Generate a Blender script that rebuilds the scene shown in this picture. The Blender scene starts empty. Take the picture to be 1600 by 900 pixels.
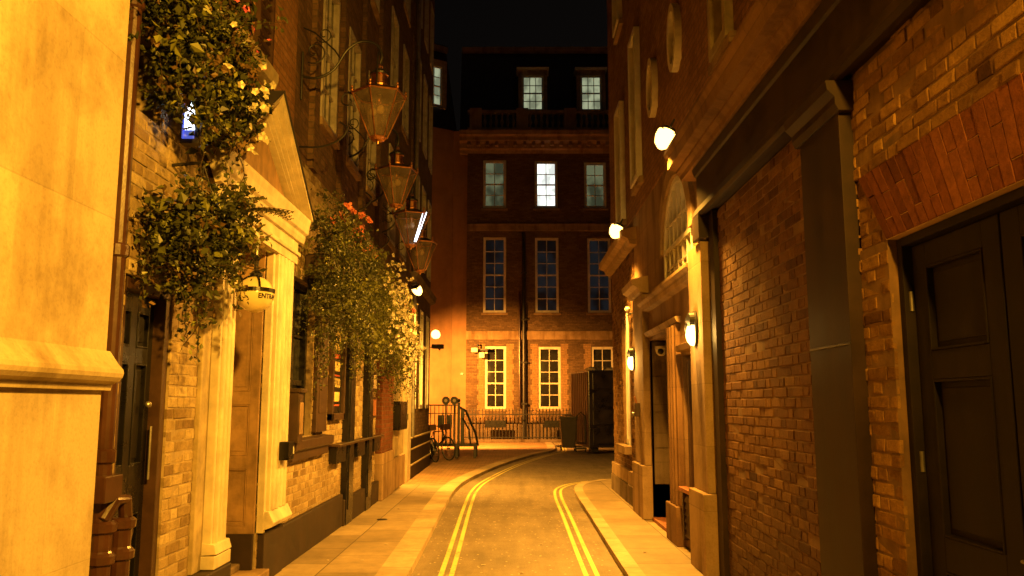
import bpy, bmesh, math, random
from mathutils import Vector, Matrix
R_ = random.Random(7)
scene = bpy.context.scene
col = scene.collection
rad = math.radians

# ------------------------------------------------------------------ materials
def newmat(name):
    m = bpy.data.materials.new(name); m.use_nodes = True
    nt = m.node_tree; b = nt.nodes['Principled BSDF']
    return m, nt, b
def N(nt, t, **kw):
    n = nt.nodes.new(t)
    for k, v in kw.items():
        if k in n.inputs: n.inputs[k].default_value = v
        else: setattr(n, k, v)
    return n
def ramp(nt, fac, stops):
    r = nt.nodes.new('ShaderNodeValToRGB')
    el = r.color_ramp.elements
    while len(el) < len(stops): el.new(0.5)
    for e, (p, c) in zip(el, stops):
        e.position = p; e.color = (c[0], c[1], c[2], 1)
    nt.links.new(fac, r.inputs[0]); return r.outputs[0]
def mixc(nt, fac, a, b, mode='MIX'):
    m = nt.nodes.new('ShaderNodeMix'); m.data_type = 'RGBA'; m.blend_type = mode
    for s, v in ((0, fac), (6, a), (7, b)):
        if hasattr(v, 'links') or hasattr(v, 'is_linked'): nt.links.new(v, m.inputs[s])
        else: m.inputs[s].default_value = v if s == 0 else (v[0], v[1], v[2], 1)
    return m.outputs[2]
def wallcoord(nt):
    """position laid on the wall: (along, up, 0) whichever way the wall faces"""
    g = N(nt, 'ShaderNodeNewGeometry')
    sp = N(nt, 'ShaderNodeSeparateXYZ'); nt.links.new(g.outputs['Position'], sp.inputs[0])
    sn = N(nt, 'ShaderNodeSeparateXYZ'); nt.links.new(g.outputs['True Normal'], sn.inputs[0])
    ab = N(nt, 'ShaderNodeMath', operation='ABSOLUTE'); nt.links.new(sn.outputs[0], ab.inputs[0])
    gt = N(nt, 'ShaderNodeMath', operation='GREATER_THAN'); nt.links.new(ab.outputs[0], gt.inputs[0]); gt.inputs[1].default_value = 0.6
    mx = N(nt, 'ShaderNodeMix'); mx.data_type = 'FLOAT'
    nt.links.new(gt.outputs[0], mx.inputs[0]); nt.links.new(sp.outputs[0], mx.inputs[2]); nt.links.new(sp.outputs[1], mx.inputs[3])
    cb = N(nt, 'ShaderNodeCombineXYZ'); nt.links.new(mx.outputs[0], cb.inputs[0]); nt.links.new(sp.outputs[2], cb.inputs[1])
    return cb.outputs[0], g.outputs['Position']
def noise(nt, vec, scale, detail=4, rough=0.6, sc=None):
    if sc:
        mp = N(nt, 'ShaderNodeMapping'); mp.inputs['Scale'].default_value = sc
        nt.links.new(vec, mp.inputs[0]); vec = mp.outputs[0]
    n = N(nt, 'ShaderNodeTexNoise'); n.inputs['Scale'].default_value = scale
    n.inputs['Detail'].default_value = detail; n.inputs['Roughness'].default_value = rough
    nt.links.new(vec, n.inputs['Vector']); return n.outputs['Fac']
def bump(nt, b, h, strength, dist=0.01):
    bp = N(nt, 'ShaderNodeBump'); bp.inputs['Strength'].default_value = strength; bp.inputs['Distance'].default_value = dist
    nt.links.new(h, bp.inputs['Height']); nt.links.new(bp.outputs[0], b.inputs['Normal'])

def plain(name, c, rough=0.6, metal=0.0, var=0.35, scale=6, bmp=0.15, spec=0.5, fine=60):
    """painted or raw surface with mottling, grime streaks and fine bump"""
    m, nt, b = newmat(name)
    g = N(nt, 'ShaderNodeTexCoord')
    v = g.outputs['Object']
    n1 = noise(nt, v, scale, 6, 0.65)
    n2 = noise(nt, v, fine, 3, 0.6)
    n3 = noise(nt, v, scale*1.5, 4, 0.6, (1, 1, 0.12))
    dark = [x*(1-var) for x in c]; lite = [min(1, x*(1+var*0.5)) for x in c]
    c1 = ramp(nt, n1, [(0.3, dark), (0.7, lite)])
    c2 = mixc(nt, 0.6, c1, ramp(nt, n3, [(0.35, [1-var]*3), (0.6, [1, 1, 1])]), 'MULTIPLY')
    nt.links.new(c2, b.inputs['Base Color'])
    rr = N(nt, 'ShaderNodeMapRange'); rr.inputs[3].default_value = max(0.03, rough-0.12); rr.inputs[4].default_value = min(1, rough+0.15)
    nt.links.new(n1, rr.inputs[0]); nt.links.new(rr.outputs[0], b.inputs['Roughness'])
    b.inputs['Metallic'].default_value = metal
    b.inputs['Specular IOR Level'].default_value = spec
    if bmp: bump(nt, b, n2, bmp, 0.004)
    return m

def ashlar(name, c, bw=0.95, bh=0.42, joint=0.35, streak=0.45, scale=1.0, jw=0.006):
    m, nt, b = newmat(name)
    wc, pos = wallcoord(nt)
    br = N(nt, 'ShaderNodeTexBrick'); nt.links.new(wc, br.inputs['Vector'])
    br.inputs['Scale'].default_value = 1; br.inputs['Brick Width'].default_value = bw; br.inputs['Row Height'].default_value = bh
    br.inputs['Mortar Size'].default_value = jw; br.inputs['Mortar Smooth'].default_value = 0.3
    br.inputs['Color1'].default_value = (*[x*0.86 for x in c], 1); br.inputs['Color2'].default_value = (*[min(1, x*1.06) for x in c], 1)
    br.inputs['Mortar'].default_value = (*[x*(1-joint) for x in c], 1)
    n1 = noise(nt, pos, 1.6*scale, 8, 0.7)
    n2 = noise(nt, pos, 3.2, 5, 0.6, (1, 1, 0.13))
    n3 = noise(nt, pos, 55, 4, 0.6)
    x = mixc(nt, 1.0, br.outputs['Color'], ramp(nt, n1, [(0.28, (0.55, 0.5, 0.42)), (0.55, (1, 1, 1)), (0.8, (1.0, 0.97, 0.9))]), 'MULTIPLY')
    x = mixc(nt, streak, x, ramp(nt, n2, [(0.36, (0.45, 0.38, 0.28)), (0.52, (1, 1, 1))]), 'MULTIPLY')
    x = mixc(nt, 0.35, x, ramp(nt, n3, [(0.3, (0.6, 0.55, 0.5)), (0.5, (1, 1, 1))]), 'MULTIPLY')
    nt.links.new(x, b.inputs['Base Color']); b.inputs['Roughness'].default_value = 0.85
    b.inputs['Specular IOR Level'].default_value = 0.25
    mm = N(nt, 'ShaderNodeMath', operation='MULTIPLY_ADD'); nt.links.new(br.outputs['Fac'], mm.inputs[0]); mm.inputs[1].default_value = -1.0
    nt.links.new(n3, mm.inputs[2])
    bump(nt, b, mm.outputs[0], 0.4, 0.004)
    return m

def brickmat(name, c1, c2, mortar, stain=0.5, bumpd=0.012):
    m, nt, b = newmat(name)
    wc, pos = wallcoord(nt)
    # slight wobble so the courses are not ruled lines
    nz = N(nt, 'ShaderNodeTexNoise'); nz.inputs['Scale'].default_value = 9; nt.links.new(pos, nz.inputs['Vector'])
    vm = N(nt, 'ShaderNodeVectorMath', operation='MULTIPLY_ADD'); nt.links.new(nz.outputs['Color'], vm.inputs[0])
    vm.inputs[1].default_value = (0.012, 0.012, 0); nt.links.new(wc, vm.inputs[2])
    br = N(nt, 'ShaderNodeTexBrick'); nt.links.new(vm.outputs[0], br.inputs['Vector'])
    br.inputs['Scale'].default_value = 1; br.inputs['Brick Width'].default_value = 0.225; br.inputs['Row Height'].default_value = 0.075
    br.inputs['Mortar Size'].default_value = 0.006; br.inputs['Mortar Smooth'].default_value = 0.4; br.inputs['Bias'].default_value = -0.1
    br.inputs['Color1'].default_value = (*c1, 1); br.inputs['Color2'].default_value = (*c2, 1); br.inputs['Mortar'].default_value = (*mortar, 1)
    n1 = noise(nt, pos, 1.1, 8, 0.7); n2 = noise(nt, pos, 14, 5, 0.7); n3 = noise(nt, pos, 70, 3, 0.6)
    x = mixc(nt, stain, br.outputs['Color'], ramp(nt, n1, [(0.3, (0.3, 0.28, 0.26)), (0.62, (1, 1, 1))]), 'MULTIPLY')
    x = mixc(nt, 0.7, x, ramp(nt, n2, [(0.3, (0.45, 0.42, 0.4)), (0.6, (1.0, 1.0, 1.0))]), 'MULTIPLY')
    nt.links.new(x, b.inputs['Base Color']); b.inputs['Roughness'].default_value = 0.9
    b.inputs['Specular IOR Level'].default_value = 0.2
    mm = N(nt, 'ShaderNodeMath', operation='MULTIPLY_ADD'); nt.links.new(br.outputs['Fac'], mm.inputs[0]); mm.inputs[1].default_value = -1.2
    ad = N(nt, 'ShaderNodeMath', operation='ADD'); nt.links.new(n2, ad.inputs[0]); nt.links.new(n3, ad.inputs[1])
    nt.links.new(ad.outputs[0], mm.inputs[2])
    bump(nt, b, mm.outputs[0], 0.8, bumpd)
    return m

def tonemat(name, dark, mid, lite, grime=0.5, rough=0.88, low=None):
    """laid bricks: every brick carries its own 'tone'"""
    m, nt, b = newmat(name)
    a = N(nt, 'ShaderNodeAttribute'); a.attribute_name = 'tone'
    g = N(nt, 'ShaderNodeNewGeometry'); pos = g.outputs['Position']
    n1 = noise(nt, pos, 1.3, 7, 0.7); n2 = noise(nt, pos, 19, 6, 0.8); n3 = noise(nt, pos, 110, 3, 0.6)
    c = ramp(nt, a.outputs['Fac'], [(0.0, dark), (0.5, mid), (1.0, lite)])
    c = mixc(nt, grime, c, ramp(nt, n1, [(0.3, (0.35, 0.32, 0.3)), (0.6, (1, 1, 1))]), 'MULTIPLY')
    c = mixc(nt, 0.75, c, ramp(nt, n2, [(0.32, (0.42, 0.4, 0.38)), (0.58, (1, 1, 1))]), 'MULTIPLY')
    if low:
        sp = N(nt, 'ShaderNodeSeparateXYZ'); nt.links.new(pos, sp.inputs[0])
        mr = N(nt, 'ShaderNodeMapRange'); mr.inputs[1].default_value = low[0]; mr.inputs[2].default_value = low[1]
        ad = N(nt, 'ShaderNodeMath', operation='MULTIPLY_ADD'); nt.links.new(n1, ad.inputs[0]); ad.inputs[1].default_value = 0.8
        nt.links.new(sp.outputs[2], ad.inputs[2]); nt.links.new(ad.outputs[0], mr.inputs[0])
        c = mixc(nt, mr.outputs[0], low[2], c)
    nt.links.new(c, b.inputs['Base Color']); b.inputs['Roughness'].default_value = rough
    b.inputs['Specular IOR Level'].default_value = 0.22
    ad = N(nt, 'ShaderNodeMath', operation='ADD'); nt.links.new(n2, ad.inputs[0]); nt.links.new(n3, ad.inputs[1])
    bump(nt, b, ad.outputs[0], 0.8, 0.006)
    return m

def wornpaint(name, c, under):
    m, nt, b = newmat(name)
    g = N(nt, 'ShaderNodeNewGeometry'); pos = g.outputs['Position']
    n1 = noise(nt, pos, 16, 8, 0.8); n2 = noise(nt, pos, 1.2, 4, 0.6); n3 = noise(nt, pos, 90, 3, 0.7)
    ad = N(nt, 'ShaderNodeMath', operation='MULTIPLY_ADD'); nt.links.new(n2, ad.inputs[0]); ad.inputs[1].default_value = 0.5; nt.links.new(n1, ad.inputs[2])
    f = ramp(nt, ad.outputs[0], [(0.60, (1, 1, 1)), (0.69, (0, 0, 0))])
    f = mixc(nt, 0.9, (0, 0, 0), f)
    cc = mixc(nt, 0.4, c, ramp(nt, n2, [(0.35, (0.6, 0.55, 0.5)), (0.65, (1, 1, 1))]), 'MULTIPLY')
    col_ = mixc(nt, f, cc, under); nt.links.new(col_, b.inputs['Base Color']); b.inputs['Roughness'].default_value = 0.6
    bump(nt, b, n3, 0.5, 0.004); return m
def emis(name, c, s):
    m, nt, b = newmat(name)
    b.inputs['Base Color'].default_value = (*c, 1); b.inputs['Emission Color'].default_value = (*c, 1)
    b.inputs['Emission Strength'].default_value = s; return m
def glassmat(name, c, rough=0.08, spec=0.8):
    m, nt, b = newmat(name)
    g = N(nt, 'ShaderNodeTexCoord'); n1 = noise(nt, g.outputs['Object'], 2.2, 4, 0.5)
    cc = ramp(nt, n1, [(0.35, [x*0.5 for x in c]), (0.7, c)])
    nt.links.new(cc, b.inputs['Base Color']); b.inputs['Roughness'].default_value = rough
    b.inputs['Specular IOR Level'].default_value = spec
    bump(nt, b, n1, 0.1, 0.01); return m
def litpane(name, c, s, blotch=0.6, sc=3.0):
    m, nt, b = newmat(name)
    g = N(nt, 'ShaderNodeTexCoord'); n1 = noise(nt, g.outputs['Object'], sc, 2, 0.5, (1, 1, 0.7))
    cc = ramp(nt, n1, [(0.40, [x*(1-blotch) for x in c]), (0.56, c)])
    nt.links.new(cc, b.inputs['Emission Color']); b.inputs['Emission Strength'].default_value = s
    b.inputs['Base Color'].default_value = (0.02, 0.02, 0.02, 1); b.inputs['Roughness'].default_value = 0.1
    return m
def leafmat(name, a, b_, rough=0.45):
    m, nt, b = newmat(name)
    at = N(nt, 'ShaderNodeAttribute'); at.attribute_name = 'tone'
    c = ramp(nt, at.outputs['Fac'], [(0.0, a), (0.7, b_), (1.0, [x*1.5 for x in b_])])
    nt.links.new(c, b.inputs['Base Color']); b.inputs['Roughness'].default_value = rough
    b.inputs['Subsurface Weight'].default_value = 0.0
    tr = N(nt, 'ShaderNodeBsdfTranslucent'); nt.links.new(c, tr.inputs[0])
    mx = N(nt, 'ShaderNodeMixShader'); mx.inputs[0].default_value = 0.22
    nt.links.new(b.outputs[0], mx.inputs[1]); nt.links.new(tr.outputs[0], mx.inputs[2])
    nt.links.new(mx.outputs[0], nt.nodes['Material Output'].inputs[0])
    return m

def sheetmat(name, kind):
    m, nt, b = newmat(name)
    g = N(nt, 'ShaderNodeNewGeometry'); pos = g.outputs['Position']
    n1 = noise(nt, pos, 0.9, 8, 0.7); n2 = noise(nt, pos, 6, 6, 0.75); n3 = noise(nt, pos, 90, 3, 0.7)
    nl = noise(nt, pos, 7, 5, 0.6, (1, 0.12, 1))
    rgh = 0.62
    if kind == 'asphalt':
        c = ramp(nt, n3, [(0.3, (0.15, 0.125, 0.09)), (0.7, (0.32, 0.265, 0.19))])
        c = mixc(nt, 0.7, c, ramp(nt, n1, [(0.3, (0.5, 0.47, 0.42)), (0.7, (1.2, 1.15, 1.05))]), 'MULTIPLY')
        c = mixc(nt, 0.5, c, ramp(nt, nl, [(0.35, (0.6, 0.58, 0.55)), (0.6, (1.1, 1.1, 1.1))]), 'MULTIPLY')
        vo = N(nt, 'ShaderNodeTexVoronoi'); vo.voronoi_dimensions = '2D'; vo.inputs['Scale'].default_value = 4.6; nt.links.new(pos, vo.inputs['Vector'])
        sp = ramp(nt, vo.outputs['Distance'], [(0.04, (1, 1, 1)), (0.06, (0, 0, 0))])
        c = mixc(nt, sp, c, (0.6, 0.5, 0.34))
        hb = n3; bs, bd = 0.6, 0.006
    else:
        br = N(nt, 'ShaderNodeTexBrick')
        mp = N(nt, 'ShaderNodeMapping')
        nt.links.new(pos, mp.inputs[0]); nt.links.new(mp.outputs[0], br.inputs['Vector'])
        br.inputs['Scale'].default_value = 1
        if kind == 'slab':
            mp.inputs['Rotation'].default_value = (0, 0, rad(90)); bw, bh, ms = 0.92, 0.62, 0.006
            ca, cb_, cm = (0.27, 0.215, 0.14), (0.42, 0.34, 0.22), (0.08, 0.06, 0.04)
        elif kind == 'kerb':
            mp.inputs['Rotation'].default_value = (0, 0, rad(90)); bw, bh, ms = 0.9, 5.0, 0.007
            mp.inputs['Location'].default_value = (0, 2.4, 0)
            ca, cb_, cm = (0.42, 0.34, 0.22), (0.6, 0.49, 0.33), (0.1, 0.08, 0.05)
        else:
            bw, bh, ms = 0.21, 0.11, 0.006
            ca, cb_, cm = (0.28, 0.18, 0.1), (0.42, 0.27, 0.15), (0.1, 0.07, 0.04)
        br.inputs['Brick Width'].default_value = bw; br.inputs['Row Height'].default_value = bh
        br.inputs['Mortar Size'].default_value = ms; br.inputs['Mortar Smooth'].default_value = 0.2
        br.inputs['Color1'].default_value = (*ca, 1); br.inputs['Color2'].default_value = (*cb_, 1); br.inputs['Mortar'].default_value = (*cm, 1)
        c = mixc(nt, 0.75, br.outputs['Color'], ramp(nt, n1, [(0.28, (0.4, 0.38, 0.34)), (0.65, (1.15, 1.1, 1.0))]), 'MULTIPLY')
        c = mixc(nt, 0.6, c, ramp(nt, n2, [(0.3, (0.55, 0.5, 0.45)), (0.62, (1.1, 1.1, 1.1))]), 'MULTIPLY')
        mm = N(nt, 'ShaderNodeMath', operation='MULTIPLY_ADD'); nt.links.new(br.outputs['Fac'], mm.inputs[0]); mm.inputs[1].default_value = -1.0
        nt.links.new(n3, mm.inputs[2]); hb = mm.outputs[0]; bs, bd = 0.5, 0.005
    nt.links.new(c, b.inputs['Base Color'])
    rr = N(nt, 'ShaderNodeMapRange'); rr.inputs[3].default_value = rgh-0.2; rr.inputs[4].default_value = rgh+0.25
    nt.links.new(n2, rr.inputs[0]); nt.links.new(rr.outputs[0], b.inputs['Roughness'])
    bump(nt, b, hb, bs, bd); return m

M = dict(
 nearstone=ashlar('pale_stone', (0.50, 0.42, 0.28), 1.9, 0.85, 0.17, 0.5, jw=0.004),
 stone=ashlar('buff_stone', (0.36, 0.25, 0.14), 1.4, 0.6, 0.25, 0.6),
 stone_mid=ashlar('weathered_buff_stone', (0.27, 0.17, 0.085), 1.4, 0.6, 0.25, 0.7),
 stone_brown=ashlar('sooty_brown_stone', (0.21, 0.12, 0.055), 1.4, 0.6, 0.25, 0.7),
 stone_dark=ashlar('soot_stone', (0.20, 0.15, 0.10), 0.8, 0.4, 0.3, 0.7),
 plaster=plain('cream_plaster', (0.64, 0.56, 0.40), 0.55, var=0.3, scale=4),
 plaster_worn=plain('worn_cream_paint', (0.44, 0.35, 0.2), 0.5, var=0.45, scale=5),
 ochre=plain('ochre_panel_paint', (0.34, 0.21, 0.1), 0.5, var=0.45, scale=5),
 stucco=plain('orange_stucco', (0.36, 0.20, 0.10), 0.9, var=0.25, scale=1.2),
 browntimber=plain('brown_painted_timber', (0.055, 0.026, 0.013), 0.45, var=0.4),
 black=plain('black_gloss_paint', (0.008, 0.007, 0.008), 0.28, var=0.4),
 blackiron=plain('black_iron', (0.015, 0.013, 0.012), 0.45, var=0.4),
 gatepaint=plain('dark_gate_paint', (0.018, 0.012, 0.008), 0.65, var=0.45, spec=0.2),
 fasciapaint=plain('dark_brown_fascia_paint', (0.03, 0.016, 0.008), 0.55, var=0.5, scale=3, spec=0.2),
 plinth=plain('dark_plinth_paint', (0.026, 0.012, 0.006), 0.6, var=0.5, scale=4),
 white=plain('white_window_paint', (0.72, 0.68, 0.6), 0.5, var=0.2),
 dim_white=plain('dim_white_paint', (0.42, 0.38, 0.34), 0.6, var=0.4),  # white paint greyed to stand for the weak light on the upper left
 copper=plain('aged_copper', (0.60, 0.28, 0.13), 0.36, metal=1.0, var=0.5, scale=9),
 steel=plain('worn_steel', (0.35, 0.33, 0.3), 0.4, metal=0.8),
 pipe=plain('brown_iron_pipe', (0.055, 0.022, 0.012), 0.3, var=0.4),
 glass=glassmat('dark_window_glass', (0.03, 0.03, 0.028), 0.06),
 dullglass=glassmat('dusty_glass', (0.012, 0.01, 0.01), 0.35, 0.15),
 slate=plain('slate_roof', (0.035, 0.03, 0.03), 0.7, var=0.4),
 brick_far=brickmat('stock_brick_far', (0.15, 0.095, 0.055), (0.25, 0.165, 0.09), (0.13, 0.1, 0.06)),
 brick_gold=brickmat('gold_brick_quoins', (0.36, 0.22, 0.10), (0.46, 0.28, 0.13), (0.2, 0.15, 0.1), 0.3),
 brick_row=brickmat('brown_brick_row', (0.14, 0.085, 0.05), (0.22, 0.13, 0.075), (0.12, 0.09, 0.06)),
 brick_up=brickmat('orange_brick_upper', (0.30, 0.15, 0.06), (0.40, 0.21, 0.09), (0.2, 0.13, 0.08), 0.5, 0.018),
 brick_red=brickmat('dark_red_brick', (0.17, 0.06, 0.03), (0.25, 0.09, 0.045), (0.2, 0.15, 0.1), 0.4),
 mortar=plain('old_mortar', (0.20, 0.115, 0.05), 0.95, var=0.4, bmp=0.5),
 mortar_l=plain('pale_mortar', (0.34, 0.26, 0.15), 0.95, var=0.35, bmp=0.4),
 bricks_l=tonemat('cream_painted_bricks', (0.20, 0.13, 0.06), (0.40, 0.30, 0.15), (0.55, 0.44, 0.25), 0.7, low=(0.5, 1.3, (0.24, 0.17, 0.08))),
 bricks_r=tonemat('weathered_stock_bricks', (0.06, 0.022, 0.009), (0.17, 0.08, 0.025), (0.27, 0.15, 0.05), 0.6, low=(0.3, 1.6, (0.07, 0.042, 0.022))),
 bricks_g=tonemat('rough_yellow_bricks', (0.09, 0.04, 0.014), (0.31, 0.17, 0.05), (0.46, 0.28, 0.09), 0.65),
 rubbed=tonemat('red_rubbed_bricks', (0.14, 0.045, 0.018), (0.24, 0.08, 0.03), (0.32, 0.12, 0.045), 0.6),
 joint=plain('lime_joint', (0.62, 0.42, 0.24), 0.9, var=0.2),
 asphalt=sheetmat('asphalt', 'asphalt'), slab=sheetmat('paving_slabs', 'slab'),
 kerb=sheetmat('granite_kerb', 'kerb'), paviour=sheetmat('brick_paviours', 'paviour'),
 yellow=wornpaint('yellow_road_paint', (0.75, 0.66, 0.22), (0.24, 0.19, 0.12)),
 leaf=leafmat('dark_leaves', (0.010, 0.014, 0.004), (0.055, 0.062, 0.014)),
 leaf_l=leafmat('yellowish_leaves', (0.035, 0.044, 0.008), (0.18, 0.19, 0.035)),
 leaf_br=leafmat('dry_leaves', (0.05, 0.03, 0.012), (0.16, 0.1, 0.035)),
 fl_white=leafmat('white_petals', (0.32, 0.28, 0.16), (0.62, 0.56, 0.38)),
 fl_red=leafmat('coral_petals', (0.5, 0.10, 0.06), (0.78, 0.28, 0.17)),
 fl_pink=leafmat('pink_petals', (0.35, 0.05, 0.12), (0.6, 0.12, 0.2)),
 soil=plain('soil', (0.03, 0.02, 0.012), 0.95),
 terracotta=plain('terracotta', (0.35, 0.13, 0.06), 0.8),
 globe=plain('cream_globe', (0.78, 0.66, 0.34), 0.18, var=0.12, scale=4, bmp=0.0),
 sodium=emis('sodium_lens', (1.0, 0.58, 0.13), 7),
 warmlens=emis('warm_lens', (1.0, 0.72, 0.26), 5),
 tube=emis('white_glow', (0.75, 0.85, 1.0), 6),  # white glow of the sign face and of the third lantern's reflection streak
 blue=emis('blue_lit_edge', (0.1, 0.15, 0.8), 0.7),
 container=plain('black_container_paint', (0.034, 0.026, 0.042), 0.28, var=0.7, scale=2.5, spec=0.8),
 container_side=plain('purple_brown_steel', (0.11, 0.055, 0.05), 0.55, var=0.4, scale=2),
 bin=plain('dark_grey_plastic', (0.032, 0.024, 0.022), 0.5),
 cloth=plain('pale_sheet', (0.6, 0.5, 0.4), 0.8),
 rubber=plain('tyre_rubber', (0.015, 0.015, 0.015), 0.7),
 yellowprint=plain('yellow_print', (0.75, 0.6, 0.25), 0.6, bmp=0),
 redprint=plain('red_print', (0.5, 0.08, 0.04), 0.6, bmp=0),
)
def lanternglass():
    m, nt, b = newmat('lantern_glass')
    g = N(nt, 'ShaderNodeTexCoord'); n1 = noise(nt, g.outputs['Object'], 7, 4, 0.6)
    c = ramp(nt, n1, [(0.3, (0.13, 0.10, 0.08)), (0.7, (0.34, 0.28, 0.22))])
    nt.links.new(c, b.inputs['Base Color']); b.inputs['Roughness'].default_value = 0.12
    tr = N(nt, 'ShaderNodeBsdfTransparent'); tr.inputs[0].default_value = (0.85, 0.75, 0.62, 1)
    mx = N(nt, 'ShaderNodeMixShader'); mx.inputs[0].default_value = 0.42
    nt.links.new(tr.outputs[0], mx.inputs[1]); nt.links.new(b.outputs[0], mx.inputs[2])
    nt.links.new(mx.outputs[0], nt.nodes['Material Output'].inputs[0]); return m
M['lglass'] = lanternglass()
def clearglass():
    m, nt, b = newmat('bulb_glass')
    b.inputs['Base Color'].default_value = (0.9, 0.8, 0.6, 1); b.inputs['Roughness'].default_value = 0.05
    b.inputs['Alpha'].default_value = 0.45; return m
M['bulb'] = clearglass()

# ------------------------------------------------------------------ mesh builder
class MB:
    def __init__(s): s.v = []; s.f = []; s.m = []; s.t = []; s.mats = []
    def mi(s, m):
        if m not in s.mats: s.mats.append(m)
        return s.mats.index(m)
    def add(s, vs, fs, m, tone=0.5):
        o = len(s.v); s.v.extend(vs); k = s.mi(m)
        for f in fs: s.f.append([o+i for i in f]); s.m.append(k); s.t.append(tone)
    def box(s, fr, u0, u1, z0, z1, d0, d1, m, tone=0.5):
        vs = [fr(u, z, d) for d in (d0, d1) for z in (z0, z1) for u in (u0, u1)]
        s.add(vs, [(0, 1, 3, 2), (4, 6, 7, 5), (0, 4, 5, 1), (2, 3, 7, 6), (0, 2, 6, 4), (1, 5, 7, 3)], m, tone)
    def prism(s, fr, prof, u0, u1, m):
        """profile of (d, z) swept along u"""
        n = len(prof)
        vs = [fr(u0, z, d) for d, z in prof] + [fr(u1, z, d) for d, z in prof]
        fs = [(i, (i+1) % n, n+(i+1) % n, n+i) for i in range(n)] + [tuple(range(n)), tuple(range(2*n-1, n-1, -1))]
        s.add(vs, fs, m)
    def slab(s, fr, poly, d0, d1, m, tone=0.5):
        """polygon of (u, z) extruded in d"""
        n = len(poly)
        vs = [fr(u, z, d0) for u, z in poly] + [fr(u, z, d1) for u, z in poly]
        fs = [(i, (i+1) % n, n+(i+1) % n, n+i) for i in range(n)] + [tuple(range(n)), tuple(range(2*n-1, n-1, -1))]
        s.add(vs, fs, m, tone)
    def tube(s, pts, r, m, seg=8, cap=True, r2=None):
        pts = [Vector(p) for p in pts]; n = len(pts); vs = []; prev = None
        for i, p in enumerate(pts):
            t = (pts[min(i+1, n-1)]-pts[max(i-1, 0)]).normalized()
            if prev is None:
                a = Vector((0, 0, 1)) if abs(t.z) < 0.9 else Vector((1, 0, 0))
                x = t.cross(a).normalized()
            else: x = (prev - t*prev.dot(t)).normalized()
            prev = x; y = t.cross(x)
            rr = r if r2 is None else r+(r2-r)*i/max(1, n-1)
            for k in range(seg):
                a = 2*math.pi*k/seg; vs.append(tuple(p + x*math.cos(a)*rr + y*math.sin(a)*rr))
        fs = [(i*seg+k, i*seg+(k+1) % seg, (i+1)*seg+(k+1) % seg, (i+1)*seg+k) for i in range(n-1) for k in range(seg)]
        if cap: fs += [tuple(range(seg))[::-1], tuple(range((n-1)*seg, n*seg))]
        s.add(vs, fs, m)
    def lathe(s, c, prof, m, seg=20, axis='z', fr=None):
        """profile of (radius, height)"""
        vs = []
        for r, h in prof:
            for k in range(seg):
                a = 2*math.pi*k/seg
                if axis == 'z': p = (c[0]+r*math.cos(a), c[1]+r*math.sin(a), c[2]+h)
                elif axis == 'x': p = (c[0]+h, c[1]+r*math.cos(a), c[2]+r*math.sin(a))
                else: p = (c[0]+r*math.cos(a), c[1]+h, c[2]+r*math.sin(a))
                vs.append(p)
        n = len(prof)
        fs = [(i*seg+k, i*seg+(k+1) % seg, (i+1)*seg+(k+1) % seg, (i+1)*seg+k) for i in range(n-1) for k in range(seg)]
        fs += [tuple(range(seg))[::-1], tuple(range((n-1)*seg, n*seg))]
        s.add(vs, fs, m)
    def ball(s, c, r, m, seg=14, sz=1.0):
        s.lathe(c, [(max(1e-4, r*math.sin(math.pi*i/8)), -r*sz*math.cos(math.pi*i/8)) for i in range(9)], m, seg)
    def build(s, name, parent=None, bevel=0, smooth=False, loc=None, tone=False):
        me = bpy.data.meshes.new(name); me.from_pydata(s.v, [], s.f)
        for m in s.mats: me.materials.append(m)
        me.polygons.foreach_set('material_index', s.m)
        if tone:
            a = me.attributes.new('tone', 'FLOAT', 'FACE'); a.data.foreach_set('value', s.t)
        bm = bmesh.new(); bm.from_mesh(me); bmesh.ops.recalc_face_normals(bm, faces=bm.faces); bm.to_mesh(me); bm.free()
        if smooth: me.polygons.foreach_set('use_smooth', [True]*len(me.polygons))
        o = bpy.data.objects.new(name, me); col.objects.link(o)
        if parent:
            o.parent = parent
        if bevel:
            b = o.modifiers.new('bevel', 'BEVEL'); b.width = bevel; b.segments = 2; b.limit_method = 'ANGLE'; b.angle_limit = rad(40)
        me.update(); return o

def fin(o, root):
    """keep world coordinates when the root stands away from the origin"""
    o.parent = root; o.matrix_parent_inverse = Matrix.Translation(root.location).inverted(); return o
def tag(o, label, cat, group=None, kind=None):
    if label: o['label'] = label
    if cat: o['category'] = cat
    if group: o['group'] = group
    if kind: o['kind'] = kind
    return o
def thing(name, loc, label, cat, group=None):
    e = bpy.data.objects.new(name, None); col.objects.link(e); e.location = loc; e.empty_display_size = 0.2
    return tag(e, label, cat, group)
def part(mb, name, root, **k):
    o = mb.build(name, None, **k)
    if root is not None:
        o.parent = root
        w = root.location.copy(); p = root.parent
        if p is None: o.matrix_parent_inverse = Matrix.Translation(w).inverted()
    return o
def copy_tree(o, parent=None):
    c = o.copy(); col.objects.link(c)
    if parent: c.parent = parent
    for ch in list(o.children): copy_tree(ch, c)
    return c

XL, XR, YF = -2.3, 1.95, 37.0
def L(u, z, d): return (XL+d, u, z)
def Rr(u, z, d): return (XR-d, u, z)
def F(u, z, d): return (u, YF-d, z)
def facing(y): return lambda u, z, d: (u, y-d, z)
def G0(u, z, d): return (u, z, d)

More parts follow.
